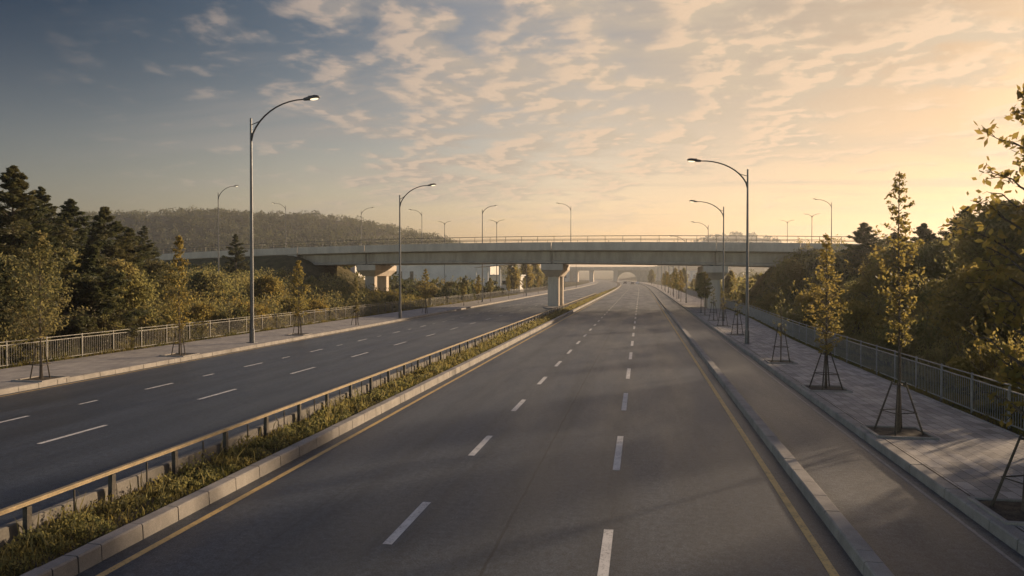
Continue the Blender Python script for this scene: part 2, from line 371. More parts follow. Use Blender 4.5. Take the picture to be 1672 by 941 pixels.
xs = axis([(-3000, -700, 115), (-700, -120, 14), (-120, -36, 2.5), (-36, -29, 0.8), (-29, 10, 6.5), (10, 16, 0.7), (16, 60, 1.6), (60, 160, 8), (160, 700, 22), (700, 3000, 115)])
ys = axis([(-600, -60, 60), (-60, 150, 1.8), (150, 400, 6), (400, 1300, 12), (1300, 3000, 85)])
GX, GY = np.meshgrid(xs, ys, indexing='ij'); GZ = height(GX, GY)
nX, nY = GX.shape
V = np.stack([GX, GY, GZ], -1).reshape(-1, 3)
idx = np.arange(nX*nY).reshape(nX, nY)
F = np.stack([idx[:-1, :-1], idx[1:, :-1], idx[1:, 1:], idx[:-1, 1:]], -1).reshape(-1, 4)
me = bpy.data.meshes.new('ground'); me.from_pydata(V.tolist(), [], F.tolist()); me.materials.append(M['terrain'])
me.polygons.foreach_set('use_smooth', [True]*len(F)); me.update()
go = bpy.data.objects.new('ground', me); COL.objects.link(go); struct(go)

# ------------------------------------------------------------------ roads, kerbs, pavements
YS = list(np.concatenate([np.arange(-40, 220, 10), np.arange(220, 1300, 15)]))
def strip(name, prof, mats, Ys=YS, kind='structure', sc_=None, mi=None):
    """prof: list of (X,z) left to right; sheet swept along the road with UV in metres"""
    k = len(prof); vs = []; uvs = []; fs = []
    acc = [prof[0][0]]
    for i in range(1, k): acc.append(acc[-1]+math.hypot(prof[i][0]-prof[i-1][0], prof[i][1]-prof[i-1][1]))
    for Y in Ys:
        s_ = float(shift(Y))
        for (x, z), a in zip(prof, acc): vs.append((x+s_, Y, z)); uvs.append((a, Y))
    for j in range(len(Ys)-1):
        for i in range(k-1): fs.append((j*k+i, j*k+i+1, (j+1)*k+i+1, (j+1)*k+i))
    me = bpy.data.meshes.new(name); me.from_pydata(vs, [], fs); me.materials.append(mats)
    ul = me.uv_layers.new(name='UVMap')
    ul.data.foreach_set('uv', np.array([uvs[i] for f in fs for i in f]).reshape(-1))
    me.update(); o = bpy.data.objects.new(name, me); COL.objects.link(o)
    if kind: o['kind'] = kind
    return o
KL, KR, K2 = -8.58, 3.40, 6.22        # kerb faces: median, divider, pavement
strip('main_road', [(KL-0.02, 0), (KR+0.05, 0)], M['asphalt_main'])
strip('side_road', [(-24.5, 0), (-10.42, 0)], M['asphalt_side'])
strip('bus_lane', [(KR+0.25, 0.0), (K2+0.05, 0.0)], M['asphalt_lane'])
strip('median_soil', [(-10.3, 0.10), (-9.6, 0.17), (-8.86, 0.17)], M['soil'])
# pavements
def FXR(Y): return 10.62+1.3*sm(45, 92, Y)     # right fence line
FXL = -30.4
vs = []; fs = []; uvs = []; k = 3
for Y in YS:
    s_ = float(shift(Y)); e = float(FXR(Y))-0.38
    for q in ((K2+0.31+s_, 0.205), (e+s_, 0.205), (e+s_, -0.1)): vs.append((q[0], Y, q[1])); uvs.append((q[0]-s_, Y))
for j in range(len(YS)-1):
    for i in range(k-1): fs.append((j*k+i, j*k+i+1, (j+1)*k+i+1, (j+1)*k+i))
me = bpy.data.meshes.new('pavement_right'); me.from_pydata(vs, [], fs); me.materials.append(M['paving'])
me.uv_layers.new(name='UVMap').data.foreach_set('uv', np.array([uvs[i] for f in fs for i in f]).reshape(-1))
o = bpy.data.objects.new('pavement_right', me); COL.objects.link(o); struct(o)
strip('pavement_left', [(-29.95, -0.1), (-29.95, 0.205), (-24.86, 0.205)], M['paving_pale'])
# verges of soil under the fence grass
strip('verge_left', [(-31.6, -0.05), (-31.2, 0.12), (-29.97, 0.13)], M['soil'])
vs = []; fs = []
for Y in YS:
    s_ = float(shift(Y)); e = float(FXR(Y))
    for q in ((e-0.36, 0.15), (e+0.4, 0.15), (e+1.2, -0.05)): vs.append((q[0]+s_, Y, q[1]))
for j in range(len(YS)-1):
    for i in range(2): fs.append((j*3+i, j*3+i+1, (j+1)*3+i+1, (j+1)*3+i))
me = bpy.data.meshes.new('verge_right'); me.from_pydata(vs, [], fs); me.materials.append(M['soil'])
o = bpy.data.objects.new('verge_right', me); COL.objects.link(o); struct(o)

def kerb(name, xf, wdt, h, mat, seed, y0=-30, y1=170, bl=1.0, xfun=None):
    """row of kerb stones: chamfered blocks with open joints over a mortar bed"""
    rr = random.Random(seed); mb = MB(); Y = y0
    def blk(Ya, Yb_, mi, dx, dz, ins=0.0):
        rings = []
        for yy in (Ya, Yb_):
            s_ = float(shift(yy))+(float(xfun(yy)) if xfun else 0)
            x0 = xf+s_+dx+ins; x1 = xf+wdt+s_+dx-ins; z = h+dz-ins; c = 0.025
            rings.append([(x0-0.015, yy, -0.06), (x0, yy, z-c), (x0+c, yy, z), (x1-c, yy, z), (x1, yy, z-c), (x1+0.015, yy, -0.06)])
        mb.loft(rings, mi)
    while Y < y1:
        L = bl*rr.choice((0.5, 1, 1, 1, 1)); blk(Y+0.012, Y+L-0.012, 0, rr.uniform(-.005, .005), rr.uniform(-.005, .004)); Y += L
    Yq = y0
    while Yq < y1: blk(Yq, min(Yq+10, y1), 1, 0, 0, 0.012); Yq += 10
    Y = y1
    while Y < 1250: blk(Y, Y+12, 0, 0, 0); Y += 12
    return struct(mb.build(name, [mat, M['mortar']]))
kerb('median_kerb', KL-0.28, 0.28, 0.27, M['kerb'], 1)
kerb('divider_kerb', KR, 0.30, 0.22, M['kerb'], 2)
kerb('pavement_kerb_right', K2, 0.30, 0.21, M['kerb'], 3)
kerb('pavement_kerb_left', -24.85, 0.34, 0.21, M['kerb'], 4)
kerb('verge_edging_right', -0.37, 0.10, 0.225, M['kerb'], 5, 0, 120, 1.0, FXR)

def marking(name, segs, mat):
    """segs: list of (x, halfwidth, y0, y1)"""
    mb = MB()
    for x, hw, y0, y1 in segs:
        n = max(1, int((y1-y0)/10)); yy = [y0+(y1-y0)*i/n for i in range(n+1)]
        vs = []
        for Y in yy:
            s_ = float(shift(Y)); vs += [(x-hw+s_, Y, 0.005), (x+hw+s_, Y, 0.005)]
        mb.add(vs, [(2*i, 2*i+1, 2*i+3, 2*i+2) for i in range(n)])
    return struct(mb.build(name, mat))
marking('edge_line_left', [(-8.17, 0.07, -40, 1200)], M['yellow_paint'])
marking('edge_line_right', [(2.95, 0.072, -40, 1200)], M['yellow_paint'])
dA = [(-4.28, 0.085, 12.0+6.35*k, 12.0+6.35*k+2.4) for k in range(-4, 130)]
dB = [(-0.56, 0.085, 9.6+7.95*k, 9.6+7.95*k+3.8) for k in range(-4, 110)]
marking('lane_dashes', dA+dB, M['white_paint'])
dC = [(-16.3, 0.075, 17.6+7.4*k, 17.6+7.4*k+2.6) for k in range(-5, 100)]
dD = [(-19.9, 0.075, 19.3+3.8*2*k, 19.3+3.8*2*k+1.8) for k in range(-5, 100)]+[(-19.9, 0.06, 23.3+7.6*k, 23.3+7.6*k+0.9) for k in range(-5, 40)]
marking('side_road_dashes', dC+dD, M['white_paint'])
marking('side_road_edge_line', [(-24.15, 0.05, -40, 1200)], M['yellow_paint'])
marking('gutter_line', [(5.93, 0.035, -40, 300)], M['faded_paint'])
marking('side_road_inner_line', [(-10.95, 0.04, -40, 95), (-10.95, 0.04, 130, 1100)], M['faded_paint'])

# ------------------------------------------------------------------ the main overpass
PIERX = [-44.4, -12.9, 10.0]
bridge = empty('overpass', (0, YB(-12.9), 0), 0, 'grey concrete road overpass on paired column piers spanning both carriageways', 'bridge')
OY = YB(-12.9)
def sweepX(mb, prof, x0, x1, mi=0, st=4.0):
    n = max(1, int((x1-x0)/st)); rings = []
    for i in range(n+1):
        X = x0+(x1-x0)*i/n; rings.append([(X, YB(X)+v-OY, TOP(X)+z) for v, z in prof])
    mb.loft(rings, mi)
def rect(v0, v1, z0, z1): return [(v0, z0), (v1, z0), (v1, z1), (v0, z1)]
cuts = [-66, -57.5]+PIERX+[20.3, 30]
G = 0.05
for (a, c) in zip(cuts[:-1], cuts[1:]):
    mb = MB(); n = max(1, round((c-a)/7.0))
    sweepX(mb, [(0, -1.15), (0.28, -1.15), (0.28, 0), (0.03, 0), (0, -0.03)], a+G, c-G)
    o = mb.build('parapet', M['concrete'], bridge)
for x0, x1 in ((-100, -66), (30, 70)):
    mb = MB(); sweepX(mb, rect(0, 0.28, -1.15, 0), x0, x1); mb.build('parapet', M['concrete'], bridge)
mb = MB(); sweepX(mb, [(11.72, -1.15), (12, -1.15), (12, 0), (11.72, 0)], -100, 70); mb.build('rear_parapet', M['concrete'], bridge)
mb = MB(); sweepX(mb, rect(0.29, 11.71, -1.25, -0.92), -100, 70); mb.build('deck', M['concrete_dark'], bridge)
for (a, c) in zip([-57.5]+PIERX, PIERX+[20.3]):
    mb = MB()
    for v in (1.25, 3.5, 5.9, 8.3, 10.5):
        sweepX(mb, [(v-.42, -3.05), (v+.42, -3.05), (v+.42, -2.86), (v+.17, -2.66), (v+.17, -1.27), (v-.17, -1.27), (v-.17, -2.66), (v-.42, -2.86)], a+G, c-G)
        # stiffener ribs next to the bearings
        for xx in (a+0.35, a+1.1, c-0.35):
            sweepX(mb, rect(v-.30, v-.172, -2.85, -1.28), xx, xx+0.09)
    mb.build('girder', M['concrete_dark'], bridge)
mb = MB()   # railing above the near parapet, one on the far side
for v in (0.14, 11.86):
    X = -100
    while X < 70:
        mb.tube([(X, YB(X)+v-OY, TOP(X)-0.02), (X, YB(X)+v-OY, TOP(X)+0.88)], 0.035, 6); X += 2.5
    for h in (0.45, 0.88):
        pts = [(x, YB(x)+v-OY, TOP(x)+h) for x in range(-100, 71, 5)]; mb.tube(pts, 0.032 if h < .8 else .045, 6)
mb.build('railing', M['fence'], bridge)
def pier(xc, base):
    pr = bpy.data.objects.new('pier', None); COL.objects.link(pr); pr.parent = bridge
    zt = TOP(xc)-3.05-0.10; zb = zt-1.85
    y0 = YB(xc)-OY
    def cy(x, v): return y0+BR_SK*(x-xc)+v
    for v in (3.1, 8.9):
        mb = MB(); a, bdim, ch = 0.82, 0.75, 0.12
        ring = lambda z: [(xc+dx, cy(xc, v)+dy, z) for dx, dy in ((-a+ch, -bdim), (-0.05, -bdim), (-0.04, -bdim+.04), (0.04, -bdim+.04), (0.05, -bdim), (a-ch, -bdim), (a, -bdim+ch), (a, bdim-ch), (a-ch, bdim), (-a+ch, bdim), (-a, bdim-ch), (-a, -bdim+ch))]
        mb.loft([ring(base-0.4), ring(zb+0.002)])
        mb.build('column', M['concrete'], pr)
    mb = MB()
    def rr(hx, v0, v1, z): return [(xc-hx, cy(xc, v0), z), (xc+hx, cy(xc, v0), z), (xc+hx, cy(xc, v1), z), (xc-hx, cy(xc, v1), z)]
    mb.loft([rr(0.95, 2.1, 9.9, zb), rr(1.62, 0.7, 11.3, zb+0.95), rr(1.62, 0.7, 11.3, zt-.05), rr(1.57, 0.75, 11.25, zt)])
    mb.build('pier_cap', M['concrete'], pr)
    for v in (1.25, 3.5, 5.9, 8.3, 10.5):
        for s_ in (-.5, .5): mb = MB(); mb.box(xc+s_-.22, xc+s_+.22, cy(xc, v)-.2, cy(xc, v)+.2, zt+0.002, zt+0.098); mb.build('bearing_pad', M['pole_dark'], pr)
pier(-44.4, 0.3); pier(-12.9, 0.15); pier(10.0, 0.2)
for xa, sgn in ((-57.5, -1), (20.3, 1)):
    mb = MB(); zt = TOP(xa)
    x0, x1 = sorted((xa+sgn*0.06, xa+sgn*1.9))
    ring = lambda z, e: [(x0, YB(x0)-OY-0.1-e, z), (x1, YB(x1)-OY-0.1-e, z), (x1, YB(x1)-OY+12.1+e, z), (x0, YB(x0)-OY+12.1+e, z)]
    mb.loft([ring(2.0, 0), ring(zt-1.27, 0)])
    x2, x3 = sorted((xa-sgn*0.9, xa+sgn*0.05)); 
    mb.loft([[(x2, YB(x2)-OY+.2, z), (x3, YB(x3)-OY+.2, z), (x3, YB(x3)-OY+11.8, z), (x2, YB(x2)-OY+11.8, z)] for z in (2.0, zt-3.1)])
    mb.build('abutment', M['concrete'], bridge)
# island round the middle pier
mb = MB(); pts = []
for k in range(28):
    an = 2*pi*k/28; pts.append((-12.9+1.7*cos(an), OY+7+(9.5*sin(an))))
mb.loft([[(x, y, 0.001) for x, y in pts], [(x, y, 0.13) for x, y in pts], [(-12.9+(x+12.9)*.93, OY+7+(y-OY-7)*.985, 0.16) for x, y in pts]])
struct(mb.build('traffic_island', M['kerb']))

# ------------------------------------------------------------------ second, far overpass
fx = 2.6*0
b2 = empty('far_overpass', (0, 640, 0), 0, 'small hazy second overpass with arched opening far down the road', 'bridge')
s2 = float(shift(640))
def fb(x0, x1, y0, y1, z0, z1, nm, mat=M['concrete']):
    mb = MB(); mb.box(x0+s2, x1+s2, y0, y1, z0, z1); return mb.build(nm, mat, b2)
fb(-62, 40, 0, 12, 10.0, 11.6, 'deck'); fb(-62, 40, -0.3, 0, 10.6, 13.0, 'parapet')
fb(-11.2, -7.6, 1, 11, -0.2, 9.99, 'pier'); fb(-32, -28.5, 1, 11, -0.2, 9.99, 'pier')
fb(-62, -42, 1, 11, -0.2, 9.98, 'abutment'); fb(22, 40, 1, 11, -0.2, 9.98, 'abutment')
mb = MB()  # arched spandrel between pier and right abutment
arc = [(-7.5+8+8*cos(pi-pi*k/14)*1.0, 2.0+6.6*sin(pi*k/14)) for k in range(15)]
front = [(-7.55, 0), (-7.55, 9.97), (21.9, 9.97), (21.9, 0), (9.2, 0)]+[(8.5 if x > 8.4 else x, z) for x, z in reversed(arc)]
vs = [(x+s2, 1.2, z) for x, z in front]+[(x+s2, 10.8, z) for x, z in front]; n = len(front)
mb.add(vs, [tuple(range(n)), tuple(range(2*n-1, n-1, -1))]+[(i, (i+1) % n, n+(i+1) % n, n+i) for i in range(n)])
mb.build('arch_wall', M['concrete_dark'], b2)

# ------------------------------------------------------------------ guardrail and low wall on the median
gr = empty('guardrail', (-10.15, 0, 0), 0, 'long guardrail with a sunlit tan top rail on dark posts along the planted median', 'guardrail')
mb = MB(); yy = list(range(-20, 176, 4))
sect = [(-.045, .765), (.045, .765), (.045, .79), (.034, .80), (.045, .81), (.045, .835), (-.045, .835), (-.045, .81), (-.034, .80), (-.045, .79)]
mb.loft([[(x, Y, z) for x, z in sect] for Y in yy]); mb.build('top_rail', M['rail'], gr)
pm_ = MB(); pm_.box(-.045, .045, -.05, .05, -0.1, .763, ch=.01); p0 = pm_.build('post', M['post_dark'], gr)
ps_ = MB(); ps_.tube([(0, 0, .05), (0, 0, .72)], .018, 6); q0 = ps_.build('baluster', M['post_dark'], gr)
Y = 0.0; first = True
for k in range(86):
    Yp = 0.7+2.0*k
    o = p0 if k == 0 else p0.copy()
    if k: COL.objects.link(o); o.parent = gr
    o.location = (0.0, Yp, R.uniform(-.02, 0)); 
    o.rotation_euler = (R.uniform(-.02, .02), R.uniform(-.02, .02), 0)
    if k < 40:
        o = q0 if k == 0 else q0.copy()
        if k: COL.objects.link(o); o.parent = gr
        o.location = (0.0, Yp+1.05, 0)
mw = MB(); rr_ = random.Random(4); Y = -20
while Y < 172:
    dz = rr_.uniform(-.008, .006)
    mw.loft([[(-10.42, yy_, -.05), (-10.42, yy_, .46+dz), (-10.40, yy_, .48+dz), (-10.29, yy_, .48+dz), (-10.27, yy_, .46+dz), (-10.25, yy_, -.05)] for yy_ in (Y+.01, Y+2.99)]); Y += 3
tag(mw.build('median_wall', M['low_wall']), 'low grey concrete wall running behind the guardrail posts on the median', 'wall')

# ------------------------------------------------------------------ fences
def fence(side, label, n, L=2.45, y0=4.0):
    f = empty('fence', (0, y0, 0), 0, label, 'fence')
    H = 1.32
    pb = MB(); pb.box(-.028, .028, -.028, .028, 0, H+.02, ch=.008)
    nb_ = MB(); nb_.box(-.018, .018, 0.030, L-.030, H-.05, H-.02); nb_.box(-.016, .016, .036, L-.036, H-.22, H-.185); nb_.box(-.016, .016, .036, L-.036, .12, .155)
    k = 0.13
    while k < L-.08: nb_.box(-.008, .008, k-.008, k+.008, .156, H-.221); k += .15
    post0 = panel0 = None
    for k in range(n):
        Ya = y0+L*k; Yb2 = Ya+L
        fx_ = (lambda Y: float(FXR(Y)+shift(Y))) if side > 0 else (lambda Y: FXL+float(shift(Y)))
        a = (fx_(Ya), Ya); c = (fx_(Yb2), Yb2); rz = -math.atan2(c[0]-a[0], c[1]-a[1])
        if post0 is None:
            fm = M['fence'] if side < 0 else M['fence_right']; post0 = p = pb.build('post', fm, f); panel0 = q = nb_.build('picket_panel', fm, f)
        else:
            p = post0.copy(); q = panel0.copy()
            for o in (p, q): COL.objects.link(o); o.parent = f
        for o in (p, q):
            o.location = (a[0], a[1]-y0, 0.15); o.rotation_euler = (0, 0, rz)
    return f
fence(-1, 'grey metal picket fence along the left pavement in front of the dark trees', 98)
fence(1, 'grey metal picket fence along the right pavement below the bushy bank', 80)

# ------------------------------------------------------------------ street lamps
def lamp(px, d, ztop, side, base, label, group, arm=3.5, rise=0.55, X=None, Y=None, r=0.10, name='street_lamp', both=False, seg=10):
    if X is None: X, Y = at(px, d)
    H = ztop-base
    e = empty(name, (X, Y, base), 0, label, 'street lamp', group)
    mb = MB(); mb.tube([(0, 0, 0), (0, 0, 0.9), (0, 0, 0.92), (0, 0, H)], [r*1.35, r*1.28, r, r*0.55], seg)
    mb.box(-r*2.1, r*2.1, -r*2.1, r*2.1, 0, .04)
    mb.build('pole', M['pole'], e, smooth=False)
    for sd in ((side, -side) if both else (side,)):
        mb = MB(); pts = []; z0 = H-1.25*(arm/3.5)
        for k in range(11):
            t = k/10; an = t*pi/2
            pts.append((sd*arm*0.86*(1-cos(an))**0.9*1.0 if 0 else sd*arm*0.86*(t**1.45), 0, z0+(H+rise-z0)*math.sin(an)**0.85))
        mb.tube(pts, [r*0.5*(1-0.35*k/10) for k in range(11)], 8)
        mb.build('arm', M['pole_dark'], e, smooth=True)
        zc = pts[4][2]
        mb = MB(); mb.tube([(0, 0, H-0.45), (pts[3][0], 0, pts[3][2])], r*0.22, 6); mb.build('brace', M['pole_dark'], e)
        L = arm*0.24; x0 = pts[-1][0]; zz = pts[-1][2]; tilt = 0.10
        rings = []
        for t, hw, zt_, zb_ in ((-.05, .05, .05, -.05), (.0, .07, .07, -.06), (.22, .09, .09, -.07), (.34, .15, .12, -.06), (.7, .17, .13, -.05), (.92, .13, .09, -.04), (1.0, .05, .03, -.02)):
            f_ = arm/3.5; x = x0+sd*L*t; zc = zz+L*t*tilt
            rings.append([(x, -hw*f_, zc+zb_*f_), (x, hw*f_, zc+zb_*f_), (x, hw*f_, zc+zt_*f_*.4), (x, hw*.5*f_, zc+zt_*f_), (x, -hw*.5*f_, zc+zt_*f_), (x, -hw*f_, zc+zt_*f_*.4)])
        hd = MB(); hd.loft(rings); hd.tube([(x0+sd*L*.3, 0, zz+.08), (x0+sd*L*.3, 0, zz+.2*arm/3.5)], .02, 6)
        h = hd.build('lamp_head', M['pole_dark'], e)
        ln = MB(); f_ = arm/3.5
        ln.loft([[(x0+sd*L*(.66+.27*s_*cos(2*pi*k/12)), .125*f_*s_*sin(2*pi*k/12), zz+L*.66*tilt+(-.055-dz)*f_+.27*s_*cos(2*pi*k/12)*L*tilt) for k in range(12)] for s_, dz in ((1, 0), (.9, .03), (.5, .055), (.05, .062))])
        ln.build('lens', M['lens'], h)
    return e
GL = 'street lamps along the left pavement'; GRr = 'street lamps along the right pavement'; GB = 'street lamps on the overpass'; GT = 'distant twin-armed lamps'
lamp(411, 48.9, 15.1, 1, 0.2, 'tallest street lamp, nearest on the left pavement, arm reaching over the side road', GL, 4.4, 1.1, r=.13)
lamp(653, 77.6, 13.2, 1, 0.2, 'second street lamp on the left pavement, standing before the overpass near its middle', GL, 3.6, .95, r=.12)
lamp(0, 0, 16.2, 1, 0.2, 'third street lamp on the left pavement, rising from behind the overpass deck', GL, 2.4, .6, X=-27.0, Y=124.5, r=.11)
lamp(1220, 48, 11.6, -1, 0.2, 'nearest street lamp on the right pavement, arm reaching over the main road', GRr, 3.5, .62, r=.11)
lamp(1181, 72.6, 11.5, -1, 0.2, 'second street lamp on the right pavement, standing just before the right pier', GRr, 3.0, .55, r=.10)
far_names = ['third', 'fourth', 'fifth', 'sixth', 'seventh', 'eighth', 'ninth', 'tenth']
for k, d in enumerate((126, 150, 176, 204, 236, 270, 310, 360)):
    lamp(0, 0, 10.9, -1, 0.2, far_names[k]+' street lamp on the right pavement counted from the camera, beyond the overpass', GRr, 2.8, .5, X=7.5+float(shift(d)), Y=d, r=.085, seg=7)
for k, d in enumerate((165, 205, 250, 300)):
    lamp(0, 0, 10.5, 1, 0.2, ['fourth', 'fifth', 'sixth', 'seventh'][k]+' street lamp on the left pavement, small beyond the overpass', GL, 2.8, .5, X=-25.6+float(shift(d)), Y=d, r=.085, seg=7)
for px, top, sd, arm, v, lb in ((467, 336, -1, 2.6, 11.3, 'grey street lamp on the overpass nearest its left end, arm pointing left'),
                        (590, 344, 1, 2.3, 11.3, 'grey street lamp on the overpass above the left pier, arm pointing right'),
                        (689, 347, -1, 2.2, 11.3, 'grey street lamp on the overpass between the left and middle piers, arm pointing left'),
                        (932, 337, -1, 2.2, 11.3, 'grey street lamp on the overpass just past the middle pier, arm pointing left'),
                        (1156, 368, -1, 2.3, 11.3, 'shortest street lamp on the overpass, beside the right pier'),
                        (1357, 331, -1, 2.3, 11.3, 'grey street lamp on the overpass at its right end, above the yellow young tree')):
    d = 108
    for _ in range(6):
        X, Y = at(px, d); d += (YB(X)+v-Y)
    lamp(0, 0, 4.6+(452-top)*d/1200, sd, TOP(X)-1.0, lb, GB, arm, .45, X=X, Y=Y, r=.075, seg=8)
X, Y = at(357, 92)
lamp(0, 0, 4.6+(452-315)*92/1200, 1, float(height(X, Y)), 'slim street lamp standing behind the dark left trees, arm pointing right', GL, 2.5, .75, X=X, Y=Y, r=.085, seg=8)
for px, top, d, lb in ((726, 364, 210, 'tiny twin-armed lamp above the overpass left of its middle lamp'), (811, 362, 190, 'twin-armed lamp beyond the overpass right of the third left lamp'),
                   (1285, 362, 230, 'faint twin-armed lamp beyond the overpass, the smaller of the right pair'), (1325, 352, 190, 'faint twin-armed lamp beyond the overpass, the taller of the right pair')):
    X, Y = at(px, d)
    lamp(0, 0, 4.6+(452-top)*d/1200, -1, float(height(X, Y)), lb, GT, 1.9, .35, X=X, Y=Y, r=.12, both=True, name='twin_street_lamp', seg=7)

# ------------------------------------------------------------------ trees
def interp(prof, t):
    for (a, ra), (c, rc) in zip(prof[:-1], prof[1:]):
        if t <= c: return ra+(rc-ra)*(t-a)/(c-a+1e-9)
    return prof[-1][1]
def tree_mesh(seed, h, prof, z0, n_limb, up, leaf, per, tr, twigs=4, spread=0.10, aspect=0.6, droop=0.0, wob_=0.02, leafmat_='leaf_yellow', parent=None, needle=False, bare=0.0):
    """prof: crown radius against t=0..1 between z0 and h. Builds trunk + crown children of parent"""
    rg = random.Random(seed); rng = np.random.default_rng(seed)
    mb = MB(); trunk = []
    ph = rg.uniform(0, 6)
    for k in range(9):
        t = k/8; trunk.append((wob_*h*sin(ph+t*5)*t*(1-t*.4), wob_*h*cos(ph*2+t*4)*t*(1-t*.4), h*0.985*t))
    mb.tube(trunk, [tr*(1-0.86*k/8)+(0.35*tr if k == 0 else 0) for k in range(9)], 8)
    def tp(z):
        t = min(max(z/(h*0.985), 0), 1)*8; i = min(int(t), 7); f = t-i
        return Vector(trunk[i])*(1-f)+Vector(trunk[i+1])*f
    C = []; D = []; az = rg.uniform(0, 6)
    for i in range(n_limb):
        t = (i+0.5)/n_limb; z = z0+(h*0.98-z0)*t; az += 2.4+rg.uniform(-.5, .5)
        if rg.random() < bare: continue
        L = interp(prof, t)*(rg.uniform(.45, 1.35) if needle else rg.uniform(.62, 1.18))
        if L < 0.05: continue
        d = Vector((cos(az), sin(az), 0)); p = tp(max(z-L*up*0.6, z0*0.8)); pts = [p]
        for s_ in range(1, 5):
            q = p+d*(L*s_/4)+Vector((0, 0, L*up*(s_/4)**1.0*(1-.25*s_/4)-droop*L*(s_/4)**2))+Vector((rg.gauss(0, .04), rg.gauss(0, .04), rg.gauss(0, .03)))*L
            pts.append(q)
        r0 = max(tr*0.36*(1-t*.55), .008)
        mb.tube(pts, [r0, r0*.75, r0*.55, r0*.4, r0*.2], 5)
        segs = [(pts[1], pts[4])] if needle else [(pts[2], pts[4])]
        for k in range(twigs):
            a = pts[1].lerp(pts[4], rg.uniform(0, 1)) if not needle else pts[0].lerp(pts[4], rg.uniform(.15, 1))
            if needle:
                f = (a-pts[0]).length/(L+1e-6); sd = rg.choice((-1, 1))
                dd = (d*0.7+Vector((-d.y, d.x, 0))*sd*0.8+Vector((0, 0, rg.uniform(-.25, .1)))).normalized(); e = a+dd*L*0.42*(1.1-f*.6)
            else:
                dd = (d*0.5+Vector((rg.gauss(0, .7), rg.gauss(0, .7), rg.gauss(.35, .5)))).normalized(); e = a+dd*L*rg.uniform(.22, .5)
            mb.tube([a, e], [r0*.35, r0*.15], 4, cap=False); segs.append((a, e))
        for a, e in segs:
            n = max(2, int(per*rg.uniform(.5, 1.5))); tt = rng.uniform(0, 1, n)[:, None]
            A = np.array(a); E = np.array(e)
            C.append(A*(1-tt)+E*tt+rng.normal(size=(n, 3))*spread*(0.6+0.4*L)*np.array([1, 1, .7]))
            D.append(np.tile((E-A)/(np.linalg.norm(E-A)+1e-6), (n, 1)))
    C = np.concatenate(C); D = np.concatenate(D)
    if needle: V = leaves(rng, C, leaf, aspect, .8, D*1.0)
    else:
        D = D*0.3; D[:, 2] -= 0.35; V = leaves(rng, C, leaf, aspect, .5, D)
    mb.build('trunk', M['bark'], parent); quads('crown', V, M[leafmat_], parent)
def tree(name, loc, label, cat='tree', group=None, **kw):
    e = empty(name, loc, 0, label, cat, group); tree_mesh(parent=e, **kw); index_kids(e); return e

# young pavement trees (right)
NAR = [(0, .45), (.25, .75), (.5, 1.0), (.62, .85), (.72, .42), (.85, .42), (1, .12)]
OVAL = [(0, .4), (.3, 1), (.55, .85), (.8, .5), (1, .12)]
YG = 'young staked trees along the right pavement'; YL = 'young trees along the left pavement'
def sc_prof(p, r): return [(a, b_*r) for a, b_ in p]
def pit(X, Y, z, lb, big=0.78, grp='tree pits in the right pavement'):
    e = empty('tree_pit', (X, Y, z), 0, lb, 'tree pit', grp); mb = MB(); s = big; w_ = .09
    for x0, x1, y0, y1 in ((-s, s, -s, -s+w_), (-s, s, s-w_, s), (-s, -s+w_, -s+w_+.002, s-w_-.002), (s-w_, s, -s+w_+.002, s-w_-.002)): mb.box(x0, x1, y0, y1, -.05, .055, ch=.012)
    mb.build('pit_frame', M['kerb'], e)
    mb = MB(); n = 9; vs = []
    for i in range(n):
        for j in range(n):
            vs.append((-s+w_+(2*s-2*w_)*i/(n-1), -s+w_+(2*s-2*w_)*j/(n-1), .012+.03*R.random()*(0 < i < n-1)*(0 < j < n-1)))
    mb.add(vs, [(i*n+j, (i+1)*n+j, (i+1)*n+j+1, i*n+j+1) for i in range(n-1) for j in range(n-1)]); mb.build('soil', M['soil'], e)
def stakes(X, Y, z, lb, n=4, h=1.45, rb=.62, grp='tree stake frames on the right pavement'):
    e = empty('tree_stakes', (X, Y, z), 0.35, lb, 'tree stakes', grp)
    for k in range(n):
        a = 2*pi*(k+.5)/n; mb = MB(); mb.tube([(rb*cos(a), rb*sin(a), 0.0), (.16*cos(a), .16*sin(a), h)], [.028, .022], 6); mb.build('stake', M['stake'], e)
    for hh, f in ((h-.08, .19), (h*.42, .46)):
        mb = MB(); pts = [(f*cos(2*pi*(k+.5)/n), f*sin(2*pi*(k+.5)/n), hh) for k in range(n)]
        for p, q in zip(pts, pts[1:]+pts[:1]): mb.tube([p, q], .014, 5)
        mb.build('crossbar', M['stake'], e)
    mb = MB(); mb.tube([(.075*cos(t), .075*sin(t), h-.08) for t in np.linspace(0, 2*pi, 13)], .018, 5); mb.build('tie', M['strap'], e)
rt = [(at(1676, 13.6), 8.35, [(0, .55), (.3, .9), (.6, 1), (.8, .62), (1, .15)], 1.12, 1.9, 'large-leaved young tree cut by the right edge of the photo, sky behind its top', 'leaf_yellow', 46, 10, .15, .12),
      (at(1470, 20.6), 7.65, NAR, .66, 2.5, 'tall slender young tree with a narrow leafy spire in the nearest whole pit', 'leaf_yellow', 60, 6, .10, .05),
      (at(1347, 28.7), 6.35, OVAL, .82, 1.4, 'bushy yellow-leaved young tree in front of the right end of the overpass', 'leaf_yellow', 64, 7, .10, .045)]
